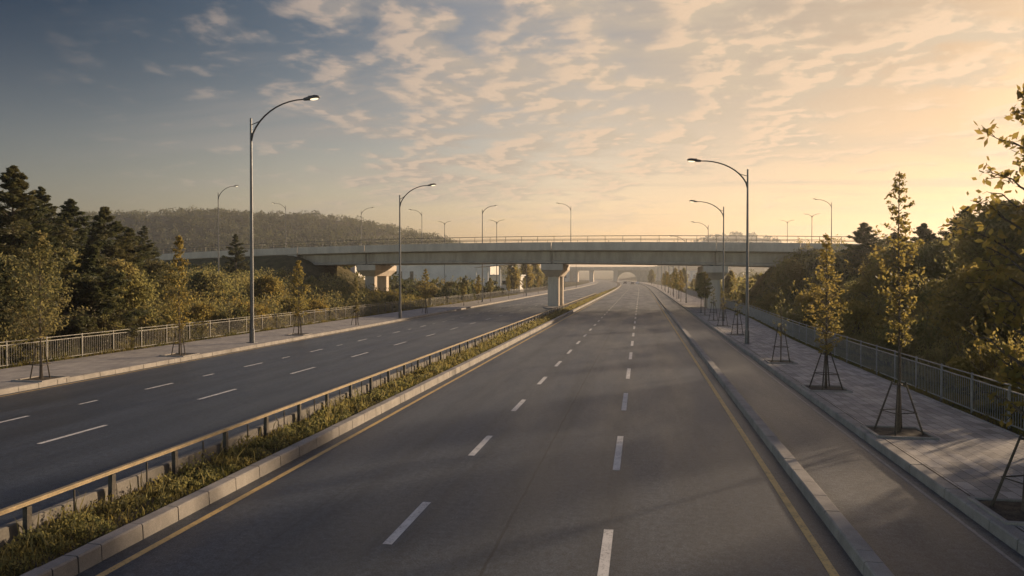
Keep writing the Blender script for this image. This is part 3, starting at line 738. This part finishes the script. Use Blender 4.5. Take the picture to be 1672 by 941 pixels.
for i, ((X, Y), h, pr_, r_, z0, lb, lm, nl, per, lf, tr) in enumerate(rt):
    X = 7.15
    tree('young_tree', (X, Y, .2), lb, group=YG, seed=20+i, h=h-.2, prof=sc_prof(pr_, r_), z0=z0, n_limb=nl, up=.9, leaf=lf, per=per, tr=tr, twigs=4, spread=.065 if i else .11, leafmat_=lm, wob_=.008)
    pit(X, Y, .205, ['square stone-edged tree pit cut by the right photo edge', 'square stone-edged tree pit under the tall slender tree', 'square stone-edged tree pit under the bushy yellow tree'][i])
    stakes(X, Y, .205, ['splayed wooden stakes at the right photo edge, only one leg in view', 'splayed wooden stakes round the tall slender tree', 'splayed wooden stakes round the bushy yellow tree'][i])
sap = empty('young_tree', (7.1, 39.5, .2), 0, 'bare thin sapling with few leaves, third pit from the camera before the nearest right lamp', 'tree', YG)
tree_mesh(31, 3.9, sc_prof(OVAL, .5), 1.4, 14, 1.0, .10, 3, .03, 3, .08, parent=sap, leafmat_='leaf_dry'); index_kids(sap)
pit(7.1, 39.5, .205, 'tree pit under the bare thin sapling near the right lamp', .7)
stakes(7.1, 39.5, .205, 'splayed stakes round the bare thin sapling near the right lamp', 3, 1.9, .5)
far_r = [(57.5, 'first'), (67.5, 'second'), (76, 'third'), (86, 'fourth'), (91.5, 'fifth'), (132, 'sixth'), (146, 'seventh'), (160, 'eighth'), (176, 'ninth'), (194, 'tenth'), (214, 'eleventh'), (236, 'twelfth')]
pr2 = [empty('young_tree', (0, 0, 0), 0, 'x', 'tree', YG) for _ in range(3)]
tree_mesh(41, 5.0, sc_prof(OVAL, .85), 2.0, 26, .8, .17, 16, .045, 4, .12, parent=pr2[0], leafmat_='leaf_green')
tree_mesh(42, 3.2, sc_prof(OVAL, .35), 1.5, 12, .9, .12, 4, .035, 3, .08, parent=pr2[1], leafmat_='leaf_dry')
tree_mesh(43, 5.6, sc_prof(OVAL, .75), 1.9, 28, .9, .16, 14, .045, 4, .10, parent=pr2[2], leafmat_='leaf_yellow')
for q in pr2: index_kids(q)
used = set()
def use(i, X, Y, z, rz, lb, grp, s=1.0):
    q = pr2[i]
    if i not in used:
        used.add(i); q.location = (X, Y, z); q.rotation_euler = (0, 0, rz); q.scale = (s,)*3; q['label'] = lb; q['group'] = grp; return q
    return clone(q, (X, Y, z), rz, lb, grp, scale=s)
for k, (Y, nm) in enumerate(far_r):
    X = (6.95 if Y > 100 else 7.2)+float(shift(Y))
    kind = 1 if k < 3 else (0 if k in (3, 4) else (2 if k % 2 else 0))
    where = 'before the right pier' if Y < 100 else 'beyond the overpass'
    use(kind, X, Y, .2, k*1.3, f'{nm} small pavement tree {where}, counted from the nearest right lamp', YG, 1.0 if k > 4 else 1.0)
    if Y < 100:
        pit(X, Y, .205, f'{nm} small tree pit beyond the nearest right lamp', .65)
        if k < 3: stakes(X, Y, .205, f'{nm} small set of stakes beyond the nearest right lamp', 3, 1.9, .5)
# left pavement young trees
pL = [(65, 31.4, 6.6, 1.6, 2.0, 70, 'spreading young tree nearest on the left pavement, before the dark conifers', 'leaf_dry'),
      (300, 41.0, 7.0, .85, 1.6, 42, 'columnar young tree with a pointed top on the left pavement, left of the tallest lamp', 'leaf_yellow'),
      (487, 55.6, 5.9, .95, 1.4, 40, 'small pointed young tree right of the tallest lamp, before the left end of the overpass', 'leaf_yellow'),
      (584, 66.5, 4.9, .35, 1.2, 24, 'very thin leafy sapling in front of the left pier', 'leaf_dry'),
      (698, 88.0, 5.6, .9, 1.8, 30, 'young tree on the left pavement just right of the second lamp', 'leaf_yellow')]
for i, (px, d, h, r_, z0, nl, lb, lm) in enumerate(pL):
    X, Y = at(px, d); X = max(min(X, -25.4), -26.6) if i != 0 else X
    tree('young_tree', (X, Y, .2), lb, group=YL, seed=60+i, h=h-.2, prof=sc_prof([(0, .5), (.2, 1), (.45, .8), (.7, .5), (1, .1)], r_), z0=z0, n_limb=nl, up=.85, leaf=.13, per=11, tr=.045, twigs=4, spread=.10, leafmat_=lm, wob_=.01)
    nm = ['spreading', 'columnar', 'small pointed', 'very thin', 'fifth'][i]
    if i < 3: pit(X, Y, .205, f'tree pit under the {nm} young tree on the left pavement', .75, 'tree pits in the left pavement')
    stakes(X, Y, .205, f'wooden stakes beside the {nm} young tree on the left pavement', 3, 1.5, .42, 'tree stakes on the left pavement')
for k, Y in enumerate((108, 118, 128, 146, 166, 190)):
    use(2 if k % 2 else 0, -26.3+float(shift(Y)), Y, .2, k*1.7+1, f"{['first','second','third','fourth','fifth','sixth'][k]} small tree on the left pavement past the second left lamp", YL, .85)

# big trees: conifers left and right
CON = [(0, .9), (.12, 1), (.45, .76), (.75, .44), (.92, .17), (1, .04)]
GC = 'dark conifers behind the left fence'
def conifer(px, d, ytop, rad, seed, label, group, lm='leaf_dark', z0=.5, nl=110, lf=.26, X=None, Y=None, per=46):
    if X is None: X, Y = at(px, d)
    g = float(height(X, Y)); h = 4.6+(452-ytop)*d/1200-g
    return tree('conifer_tree', (X, Y, g-.1), label, group=group, seed=seed, h=h, prof=sc_prof(CON, rad), z0=z0, n_limb=int(nl*1.05), up=.62, leaf=lf, per=per, tr=.16, twigs=7, spread=.065, aspect=.28, droop=.16, leafmat_=lm, needle=True, wob_=.008)
conifer(22, 44, 264, 4.6, 101, 'tallest dark conifer behind the left fence, at the left photo edge', GC, nl=150)
conifer(-75, 42, 250, 4.2, 102, 'dark conifer mostly cut off by the left photo edge', GC, nl=120)
conifer(118, 55, 320, 3.8, 103, 'second dark conifer from the left edge, with a blunt twin top', GC, nl=130)
conifer(172, 60, 333, 4.2, 104, 'broad dark conifer in the middle of the left tree group', GC, nl=140)
conifer(212, 64, 368, 3.8, 105, 'shorter conifer closing the right side of the left tree group', GC, nl=120)
conifer(68, 56, 300, 3.6, 106, 'conifer half hidden between the tallest and second conifers', GC, nl=110)
conifer(150, 46, 395, 3.0, 107, 'low bushy conifer in front of the broad one, close behind the left fence', GC, nl=110)
conifer(236, 106, 366, 3.0, 108, 'small conifer on the left embankment seen against the wooded hill', GC, nl=70)
conifer(385, 100, 380, 2.2, 109, 'lone little conifer beside the left end of the overpass railing', GC, nl=60)
for k, (px, d, yt, r_, lm, lb) in enumerate(((92, 50, 405, 2.3, 'leaf_green', 'full round tree in front of the conifers behind the spreading young tree'), (195, 50, 428, 2.3, 'leaf_green', 'full olive tree in front of the broad dark conifer'),
        (255, 66, 428, 2.0, 'leaf_dry', 'olive brown tree right of the conifer group beside the columnar young tree'), (335, 74, 446, 2.2, 'leaf_green', 'rounded tree between the conifers and the overpass end'),
        (5, 39, 420, 2.2, 'leaf_dry', 'brownish leafy tree low at the left photo edge'), (435, 80, 452, 1.8, 'leaf_yellow', 'golden rounded tree just right of the tallest lamp behind the shrubs'))):
    X, Y = at(px, d); g = float(height(X, Y)); h = 4.6+(452-yt)*d/1200-g
    tree('broadleaf_tree', (X, Y, g-.1), lb, group='leafy trees behind the left fence', seed=180+k, h=h, prof=[(0, r_*.75), (.25, r_), (.6, r_*.9), (.85, r_*.55), (1, r_*.2)], z0=.6, n_limb=64, up=.6, leaf=.20, per=44, tr=.12, twigs=6, spread=.26, leafmat_=lm, wob_=.012)
GC2 = 'conifers on the right bank'
conifer(1410, 84, 361, 2.8, 111, 'feathery conifer top against the glow, nearest to the overpass end', GC2, nl=90)
conifer(1507, 72, 362, 2.7, 112, 'middle one of the three feathery conifers on the right bank', GC2, nl=90)
conifer(1577, 62, 334, 3.3, 113, 'tallest feathery conifer on the right bank', GC2, nl=110)
conifer(1460, 90, 378, 2.2, 114, 'small conifer tip peeking between two taller ones on the right bank', GC2, nl=60)

def broad(px, d, ytop, rad, seed, label, group, lm='leaf_green', z0=1.0, nl=60, per=40, lf=.22, X=None, Y=None, h=None, sp=.28, name='broadleaf_tree'):
    if X is None: X, Y = at(px, d)
    g = float(height(X, Y))
    if h is None: h = 4.6+(452-ytop)*d/1200-g
    return tree(name, (X, Y, g-.1), label, group=group, seed=seed, h=h, prof=[(0, rad*.7), (.25, rad), (.6, rad*.9), (.85, rad*.55), (1, rad*.2)], z0=z0, n_limb=nl, up=.6, leaf=lf, per=per, tr=.14, twigs=6, spread=sp, leafmat_=lm, wob_=.012)
GR2 = 'leafy trees on the right bank'
broad(1640, 46, 330, 2.6, 121, 'dense leafy tree on the bank behind the large-leaved young tree', GR2, 'leaf_green', nl=80)
broad(1560, 58, 395, 2.6, 122, 'dark round tree below the tallest feathery conifer on the bank', GR2, 'leaf_green', nl=80)
broad(1610, 36, 440, 2.2, 123, 'low spreading tree near the fence at the right photo edge', GR2, 'leaf_yellow', nl=60)
broad(1290, 88, 425, 1.8, 124, 'golden shrubby tree against the right abutment of the overpass', GR2, 'leaf_yellow', z0=.4, nl=50)
broad(1475, 62, 400, 2.6, 125, 'round tree behind the tall slender young tree on the bank', GR2, 'leaf_green', nl=70)
# trees added beside the camera, outside the frame, to shade the foreground
for k, (X, Y, h, r_) in enumerate(((14.6, 22, 8.3, 2.9), (14.2, 15, 8.6, 2.9), (19, 20, 9, 3.2), (14.5, 8, 10, 3.2), (21, 13, 10.5, 3.6), (18, 2, 11, 3.6))):
    broad(0, 0, 0, r_, 140+k, ['broad green tree beside the viewpoint, nearest to the fence', 'second broad tree beyond the right photo edge', 'third broad tree beyond the right photo edge', 'fourth broad tree level with the viewpoint', 'fifth broad tree behind the viewpoint', 'sixth broad tree high on the bank', 'seventh broad tree high on the bank near the viewpoint', 'eighth broad tree furthest up the bank'][k], 'broad trees on the bank past the right photo edge', 'leaf_green', X=X, Y=Y, h=h, nl=70, per=45, lf=.26)
for k, (X, Y, h, r_) in enumerate(((28, 48.7, 11, 1.7), (32.5, 62, 11.5, 2.0))):  # unseen slim trees added to block sun from the near road
    broad(0, 0, 0, r_, 150+k, ['first slim poplar high on the bank past the right photo edge', 'second slim poplar high on the bank past the right photo edge', 'x'][k], 'slim poplars on the bank past the right photo edge', 'leaf_green', X=X, Y=Y, h=h, nl=70, per=50, lf=.26)

# trees beyond the overpass (left row) and right
GF = 'round trees beyond the overpass beyond the left fence'
pf = []
for s_ in range(3):
    e = empty('roadside_tree', (0, 0, 0), 0, 'x', 'tree', GF)
    tree_mesh(160+s_, 8.0, [(0, 1.2), (.3, 2.0), (.6, 1.8), (.85, 1.0), (1, .3)], 1.6, 40, .8, .34, 26, .13, 5, .25, parent=e, leafmat_=('leaf_yellow', 'leaf_green', 'leaf_yellow')[s_]); index_kids(e); pf.append(e)
uf = set()
ordn = ['first', 'second', 'third', 'fourth', 'fifth', 'sixth', 'seventh', 'eighth', 'ninth', 'tenth', 'eleventh', 'twelfth', 'thirteenth', 'fourteenth', 'fifteenth', 'sixteenth']
spots = [(-34.5, 200, .9), (-37, 212, 1.1), (-35, 226, 1.15), (-37, 240, 1.1), (-36, 256, 1.1), (-39, 275, 1.2), (-38, 300, 1.1), (-41, 330, 1.2), (-43, 365, 1.1), (-46, 410, 1.2), (-50, 460, 1.2)]
for k, (X, Y, s_) in enumerate(spots):
    i = k % 3; lb = f'{ordn[k]} round tree of the row beyond the left fence past the overpass'
    if i not in uf: uf.add(i); q = pf[i]; q.location = (X, Y, 0); q.scale = (s_,)*3; q['label'] = lb
    else: clone(pf[i], (X, Y, 0), k*1.1, lb, GF, scale=(s_*R.uniform(.8, 1.2), s_*R.uniform(.8, 1.2), s_*R.uniform(.8, 1.3)))
for k, (X, Y, s_) in enumerate([(14.5, 128, .5), (16.5, 142, .6), (14.5, 160, .5), (17, 178, .6), (15, 200, .55), (16, 230, .65), (15, 265, .7), (14, 310, .75), (12, 360, .8), (6, 420, .9)]):
    s_ = (s_*R.uniform(.8, 1.25), s_*R.uniform(.8, 1.25), s_*R.uniform(.75, 1.45)); clone(pf[(k+1) % 3], (X, Y, 0), k*1.9, f'{ordn[k]} round tree behind the right fence past the overpass', 'round trees past the overpass on the right', scale=s_)

# ------------------------------------------------------------------ shrubs and thickets
def clump_pts(rng, n, r, hz):
    d = rng.normal(size=(n, 3)); d /= np.linalg.norm(d, axis=1)[:, None]
    rad = rng.uniform(.45, 1.05, n)**.6
    p = d*rad[:, None]*np.array([r, r, hz]); p[:, 2] = np.abs(p[:, 2])*1.0
    return p, d
def shrub_mesh(seed, r, h, n_cl, per, leaf, lm, parent):
    rng = np.random.default_rng(seed); rg = random.Random(seed); C = []; D = []; mb = MB()
    for k in range(n_cl):
        a = rng.uniform(0, 6.28); q = rng.uniform(0, 1)**.5*r*.75; zc = rng.uniform(.15, .75)*h*(1-.4*q/r)
        c = np.array([q*cos(a), q*sin(a), zc]); rr2 = r*rng.uniform(.25, .45)
        p, d = clump_pts(rng, per, rr2, rr2*.8); C.append(p+c); D.append(d*.8)
        mb.tube([(c[0]*.2, c[1]*.2, 0), (c[0]*.7, c[1]*.7, c[2]*.6), tuple(c)], [.03, .02, .008], 4)
    for k in range(int(n_cl*1.2)):   # long whippy shoots breaking the outline
        a = rng.uniform(0, 6.28); q = rng.uniform(.2, .9)*r; b0 = np.array([q*cos(a), q*sin(a), h*.5]); e = b0+np.array([cos(a)*r*.35, sin(a)*r*.35, h*rng.uniform(.35, .75)])
        tt = rng.uniform(0, 1, 16)[:, None]; C.append(b0*(1-tt)+e*tt+rng.normal(size=(16, 3))*.05); D.append(np.tile((e-b0)/np.linalg.norm(e-b0), (16, 1)))
        mb.tube([tuple(b0), tuple(e)], [.012, .004], 4)
    C = np.concatenate(C); D = np.concatenate(D); C[:, 2] = np.maximum(C[:, 2], .03)
    mb.build('stems', M['bark'], parent); quads('foliage', leaves(rng, C, leaf, .5, .4, D), M[lm], parent)
sp = []
for s_, (r_, h_, lm) in enumerate(((1.7, 2.3, 'leaf_green'), (1.5, 2.0, 'leaf_dry'), (1.9, 2.8, 'leaf_yellow'), (1.4, 1.7, 'leaf_green'))):
    e = empty('shrub', (0, 0, 0), 0, 'x', 'shrub', 'x'); shrub_mesh(200+s_, r_, h_, 16, 330, .15, lm, e); index_kids(e); sp.append(e)
us = set()
def shrub(i, X, Y, s, rz, lb, grp):
    g = float(height(X, Y))-.05
    if i not in us: us.add(i); q = sp[i]; q.location = (X, Y, g); q.scale = (s,)*3; q.rotation_euler = (0, 0, rz); q['label'] = lb; q['group'] = grp; return
    clone(sp[i], (X, Y, g), rz, lb, grp, scale=s)
GSL, GSR = 'shrubs behind the left fence', 'shrubs on the right bank'
SL = [(20, 42, 1, 1.1, 'dark shrub right behind the fence at the left photo edge'), (165, 45, 0, 1.05, 'rounded shrub behind the fence below the second conifer'),
      (235, 50, 0, 1.2, 'feathery olive shrub in front of the broad dark conifer'), (330, 58, 2, 1.0, 'golden tipped shrub just right of the columnar young tree'),
      (375, 60, 3, 1.4, 'dense shrub immediately left of the tallest lamp post'), (440, 62, 2, 1.05, 'golden shrub immediately right of the tallest lamp post'),
      (475, 72, 0, 1.2, 'pale plumed shrub below the left end of the overpass'), (520, 74, 2, .95, 'amber shrub between the small pointed tree and the left pier'),
      (550, 82, 3, 1.1, 'low dark shrub at the foot of the left pier'), (640, 108, 3, 1.2, 'dark shrub right of the left pier under the deck'),
      (735, 150, 0, 1.7, 'wide dark shrub under the deck right of the second left lamp'), (765, 152, 3, 2.1, 'blackish rounded shrub before the white building'),
      (700, 140, 1, 1.8, 'brownish shrub under the deck behind the fifth young tree'), (410, 96, 1, 1.2, 'grey tangled shrub on the slope under the overpass left end'), (95, 38.5, 1, .9, 'dry leaved shrub behind the spreading young tree')]
for k, (px, d, i, s_, lb) in enumerate(SL):
    X, Y = at(px, d); X = min(X, -32.6); shrub(i, X, Y, s_, k*2.1, lb, GSL)
SR = [(1245, 66, 3, 1.0, 'low green shrub behind the fence right of the nearest right lamp'), (1262, 84, 2, 1.0, 'golden shrub at the right abutment of the overpass'),
      (1225, 98, 0, 1.0, 'soft hazy shrub seen just right of the right pier'), (1300, 58, 1, 1.1, 'dry shrub left of the bushy yellow young tree'),
      (1330, 70, 2, 1.1, 'golden shrub under the right end of the overpass deck'), (1395, 52, 2, 1.15, 'bright golden shrub right of the bushy yellow young tree'),
      (1410, 38, 1, 1.0, 'pale dry grassy shrub low on the bank between the two pavement trees'), (1440, 62, 2, 1.3, 'large amber shrub high on the bank behind the slender tree'),
      (1535, 48, 0, 1.2, 'shrub with upright shoots right of the slender tree'), (1560, 30, 1, .9, 'twiggy shrub leaning over the fence right of the slender tree'),
      (1610, 26, 2, .95, 'orange leaved shrub over the fence near the right photo edge'), (1655, 24, 0, 1.0, 'dark shrub over the fence at the right photo edge'),
      (1500, 42, 3, 1.2, 'dark low shrub deep in shade behind the slender tree'), (1350, 48, 3, .9, 'shaded low shrub behind the fence below the bushy yellow tree')]
for k, (px, d, i, s_, lb) in enumerate(SR):
    X, Y = at(px, d); X = max(X, float(FXR(Y))+1.9); shrub(i, X, Y, s_, k*1.7+.5, lb, GSR)

def thicket(name, seed, region, n, label, leaf0, lm, rr_=(.6, 1.5), per=170, hz=.9, cond=None):
    rng = np.random.default_rng(seed); x0, x1, y0, y1 = region; C = []; D = []; S = []
    X = rng.uniform(x0, x1, n); Y = rng.uniform(y0, y1, n)
    if cond is not None: k = cond(X, Y); X = X[k]; Y = Y[k]
    Z = height(X, Y)
    for x, y, z in zip(X, Y, Z):
        r = rng.uniform(*rr_); m_ = int(per*r); p, d = clump_pts(rng, m_, r, r*hz*rng.uniform(.55, 1.9)); C.append(p+np.array([x, y, z-.05])); D.append(d*.7)
        S.append(np.full(m_, leaf0*(0.8+max(0, math.hypot(x, y)-20)/110)))
    C = np.concatenate(C); D = np.concatenate(D); S = np.concatenate(S)
    o = quads(name, leaves(rng, C, S, .55, .4, D), M[lm]); return tag(o, label, 'undergrowth', None, 'stuff')
thicket('undergrowth', 301, (12.6, 48, 14, 104), 620, 'tangled green undergrowth covering the right bank above the fence', .14, 'leaf_green', (.4, 1.7), 190, cond=lambda X, Y: (X > FXR(Y)+1.6))
thicket('undergrowth', 302, (12.6, 46, 14, 100), 260, 'golden brown brush mixed into the undergrowth of the right bank', .14, 'leaf_yellow', (.5, 1.3), 170, 1.3, cond=lambda X, Y: (X > FXR(Y)+1.5))
thicket('undergrowth', 303, (-75, -32.4, 22, 104), 750, 'dark olive undergrowth filling the ground behind the left fence', .16, 'leaf_green', (.5, 2.4), 160)
thicket('undergrowth', 304, (-66, -32.6, 24, 108), 330, 'rusty brown brush among the undergrowth behind the left fence', .16, 'leaf_dry', (.7, 1.6), 140, 1.2)
def not_bridge(X, Y): v = Y-YB(X); return ((v < -1.5) | (v > 14))
thicket('undergrowth', 305, (-130, -50, 78, 150), 420, 'dense brush on the left embankment beside the overpass end', .26, 'leaf_green', (.6, 1.5), 90, cond=lambda X, Y: (Y-YB(X) < -7) | (Y-YB(X) > 15))
thicket('undergrowth', 309, (-75, -44, 84, 106), 240, 'bushes on the slope below the left end of the overpass', .22, 'leaf_green', (.7, 1.6), 110)
thicket('undergrowth', 306, (-110, -32.5, 120, 320), 420, 'low dark woodland beyond the overpass on the left', .50, 'leaf_dark', (1.2, 3.0), 45, 1.0, cond=lambda X, Y: not_bridge(X, Y) & ((X < -36) | (Y < 170)) & ~((X < -42) & (X > -100) & (Y > 185) & (Y < 260)))
thicket('undergrowth', 307, (14, 75, 112, 260), 320, 'hazy brush on the slopes right of the road beyond the overpass', .45, 'leaf_green', (1.0, 2.5), 45, cond=not_bridge)
thicket('undergrowth', 308, (22, 80, 84, 128), 160, 'brush on the right embankment beside the overpass end', .26, 'leaf_green', (.6, 1.3), 90, cond=lambda X, Y: (Y-YB(X) < -6) | (Y-YB(X) > 15))

# far woods on the hills
def woods(name, seed, n, xr, yr, label, size=(3, 6), per=34, leaf=1.5, cond=None):
    rng = np.random.default_rng(seed); X = rng.uniform(*xr, n); Y = rng.uniform(*yr, n)
    if cond is not None: k = cond(X, Y); X, Y = X[k], Y[k]
    Z = height(X, Y); C = []; D = []
    for x, y, z in zip(X, Y, Z):
        r = rng.uniform(*size); p, d = clump_pts(rng, per, r, r*1.25); C.append(p+np.array([x, y, z+r*.15])); D.append(d*.6)
    C = np.concatenate(C); D = np.concatenate(D); return tag(quads(name, leaves(rng, C, leaf, .75, .5, D), M['leaf_dark']), label, 'woods', None, 'stuff')
woods('far_woods', 401, 2600, (-720, -90), (470, 760), 'dark trees covering the long hill on the left horizon', (2.5, 6.0), 70, 1.25, cond=lambda X, Y: height(X, Y) > 9)
woods('far_woods', 402, 1500, (-800, 500), (1000, 1300), 'faint tree line on the low ridge straight ahead', (2.5, 5.5), 44, 2.0, cond=lambda X, Y: (height(X, Y) > 16))
woods('far_woods', 403, 700, (60, 420), (260, 620), 'hazy tree masses right of the distant road', (2.5, 5.5), 36, 1.6)
woods('far_woods', 404, 900, (-330, -70), (320, 560), 'hazy tree masses left of the distant road', (2.5, 5.5), 36, 1.6, cond=lambda X, Y: X < -75)

# ------------------------------------------------------------------ grass
def grass(name, xr, yr, n, label, hgt=(.08, .3), lm='grass', zf=None, wd=.025, pw=1.6, clump=0, xf=None):
    rng = np.random.default_rng(hash(label) % 1000 if 0 else len(label)*7+n % 97)
    Y = yr[0]+(yr[1]-yr[0])*rng.uniform(0, 1, n)**pw; X = rng.uniform(*xr, n)
    if clump:
        Y = np.round(Y/clump)*clump+rng.normal(size=n)*clump*.22; X = X+rng.normal(size=n)*.05
    if xf is not None: X = X+xf(Y)
    X = X+shift(Y); Z = zf(X, Y)
    H = rng.uniform(*hgt, n)*(0.7+0.6*(np.sin(Y*1.7+X*3)*np.sin(Y*.63+1)+.4).clip(0, 1)); wv = (wd*(0.7+Y.clip(0, 200)/28))
    a = rng.uniform(0, 6.28, n); ln = rng.uniform(.1, .7, n)
    base = np.stack([X, Y, Z], 1); dx = np.stack([np.cos(a), np.sin(a), np.zeros(n)], 1); sd = np.stack([-np.sin(a), np.cos(a), np.zeros(n)], 1)
    up = np.array([0, 0, 1.0])
    mid = base+dx*(H*ln*.35)[:, None]+up*(H*.6)[:, None]; tip = base+dx*(H*ln)[:, None]+up*(H*.95)[:, None]
    V = np.stack([base, mid+sd*(wv*.5)[:, None], tip, mid-sd*(wv*.5)[:, None]], 1)
    return tag(quads(name, V, M[lm]), label, 'grass', None, 'stuff')
grass('median_grass', (-10.22, -8.90), (2, 300), 70000, 'short rough green grass covering the planted median', (.06, .17), zf=lambda X, Y: 0.15+0*X, wd=.018)
grass('median_weeds', (-10.2, -9.0), (2, 220), 2500, 'yellowish seed stalks standing up from the median planting', (.20, .55), 'leaf_dry', zf=lambda X, Y: 0.15+0*X, wd=.02)
grass('verge_grass', (-31.4, -30.0), (10, 180), 26000, 'strip of grass at the foot of the left fence', (.08, .3), zf=lambda X, Y: 0.12+0*X)
grass('verge_grass', (-.26, 1.2), (8, 130), 26000, 'strip of grass at the foot of the right fence', (.06, .22), zf=lambda X, Y: 0.13+0*X, xf=FXR)
grass('bank_grass', (12.2, 24), (12, 110), 40000, 'long dry grass on the lower right bank', (.2, .7), 'leaf_dry', zf=lambda X, Y: height(X, Y), wd=.03)
grass('field_grass', (-46, -31.5), (18, 140), 40000, 'long grass behind the left fence', (.2, .7), 'grass', zf=lambda X, Y: height(X, Y), wd=.03)
grass('median_weeds', (-10.2, -9.0), (2, 200), 9000, 'patches of golden dry grass within the median planting', (.08, .24), 'leaf_yellow', zf=lambda X, Y: 0.15+0*X, wd=.02, clump=2.3)
# leafy weeds on the median
rng = np.random.default_rng(77); C = []; D = []; S = []
for k in range(1100):
    y = 3+190*rng.uniform()**1.7; x = rng.uniform(-10.1, -9.05); r = rng.uniform(.10, .26)*(1.6 if rng.uniform() < .25 else 1); n = int(100 if y < 40 else 28)
    p, d = clump_pts(rng, n, r, r*1.1); C.append(p+np.array([x+float(shift(y)), y, .15])); D.append(d); S.append(np.full(n, .045*(1+y/45)))
C = np.concatenate(C); D = np.concatenate(D); S = np.concatenate(S)
tag(quads('median_plants', leaves(rng, C, S, .6, .4, D), M['leaf_green']), 'low leafy weeds growing in patches along the median', 'plants', None, 'stuff')

# ------------------------------------------------------------------ buildings beyond the overpass
def building(name, px, d, wdt, dep, h, label, win=0, z=0.0, roofover=.4, rz=0.0):
    X, Y = at(px, d); g = max(float(height(X, Y)), 0)+z
    e = empty(name, (X, Y, g-.3), rz, label, 'building')
    mb = MB(); mb.box(-wdt/2, wdt/2, 0, dep, 0, h); mb.build('wall', M['bwall'], e)
    mb = MB(); mb.box(-wdt/2-roofover, wdt/2+roofover, -roofover, dep+roofover, h+.003, h+.35); mb.build('roof', M['broof'], e)
    for k in range(win):
        x = -wdt/2+wdt*(k+.5)/win; fr = MB()
        fr.box(x-.75, x+.75, -.06, -.003, h*.35, h*.72); f = fr.build('window', M['glass'], e)
        sl_ = MB(); sl_.box(x-.85, x+.85, -.12, -.003, h*.35-.15, h*.35-.003); sl_.build('sill', M['bwall'], f)
    return e
building('warehouse', 742, 232, 23, 14, 8.6, 'long low white building seen under the overpass deck behind dark shrubs', 0)
building('pale_house', 824, 215, 9, 8, 5.0, 'small pale building with flat roof beside the canopy, left of the round trees', 3)
building('warehouse', 672, 300, 24, 16, 9.5, 'distant pale hall partly hidden behind the white building', 5)
X, Y = at(806, 205); e = empty('canopy', (X, Y, -.2), 0, 'open white canopy on slender columns above a low wall under the deck', 'canopy')
mb = MB(); mb.loft([[(-6, -1, 7.4), (6, -1, 8.3), (6, 7, 8.3), (-6, 7, 7.4)], [(-6, -1, 7.8), (6, -1, 8.7), (6, 7, 8.7), (-6, 7, 7.8)]]); mb.build('roof', M['bwall'], e)
for x in (-5.2, -1.8, 1.8, 5.2):
    mb = MB(); mb.box(x-.2, x+.2, 0, .4, 0, 7.8+x*.075-.35); mb.build('column', M['bwall'], e)
mb = MB(); mb.box(-6, 6, 1.0, 1.3, 0, 2.6); mb.build('low_wall', M['bwall'], e)
X, Y = at(556, 150); building('pale_house', 553, 150, 7, 8, 7.0, 'narrow sunlit pale building glimpsed left of the left pier', 2)
for k, (px, d, wd_, h_) in enumerate(((1118, 560, 22, 8), (1148, 520, 16, 7), (905, 640, 26, 9))):
    building('far_block', px, d, wd_, 14, h_, ['small pale block right of the far road', 'tiny pale block nearest to the right row of lamps', 'wide hazy block behind the row of round trees'][k], 4)

# ------------------------------------------------------------------ distant cars
def car(X, Y, rz, mat, label):
    e = empty('parked_car' if 0 else 'car', (X+float(shift(Y)), Y, 0.005), rz, label, 'car', 'cars on the far road')
    mb = MB(); P = [(-2.2, .35), (-2.2, .8), (-1.5, .92), (-.9, 1.42), (.7, 1.45), (1.5, .98), (2.15, .85), (2.2, .35)]
    mb.loft([[(x, y, z) for y, z in P] for x in (-.88, .88)]); mb.build('body', mat, e)
    mb = MB(); Q = [(-1.35, .95), (-.85, 1.36), (.65, 1.38), (1.3, .98)]
    mb.loft([[(x, y, z) for y, z in Q] for x in (-.89, .89)]); mb.build('windows', M['glass'], e)
    mb = MB(); mb.add([(-.75, 1.42, 1.04), (.75, 1.42, 1.04), (.7, .78, 1.44), (-.7, .78, 1.44)], [(0, 1, 2, 3)]); mb.build('windscreen', M['glass'], e)
    for x in (-.9, .9):
        for y in (-1.35, 1.35):
            mb = MB(); mb.tube([(x-.1, y, .33), (x+.1, y, .33)], .33, 12); mb.build('wheel', M['tyre'], e)
car(-1.8, 430, 0, M['carp'], 'dark car in the middle lane far down the main road')
car(-5.6, 470, 0, M['carp'], 'tiny dark car in the left lane before the far overpass')
car(1.6, 455, 0, M['carw'], 'pale car in the right lane far down the main road')

# ------------------------------------------------------------------ air
mb = MB(); mb.box(-3100, 3100, -700, 3100, -4, 78)
m, nb = newmat('haze_air')
vol = nb.n('ShaderNodeVolumePrincipled', i={'Color': (0.93, 0.92, 0.91, 1), 'Density': 0.00033, 'Anisotropy': 0.55})
nb.t.links.new(vol.outputs[0], nb.out.inputs['Volume'])
hz = mb.build('haze', m); hz['kind'] = 'stuff'; hz['label'] = 'thin golden evening haze in the distance'; hz['category'] = 'haze'
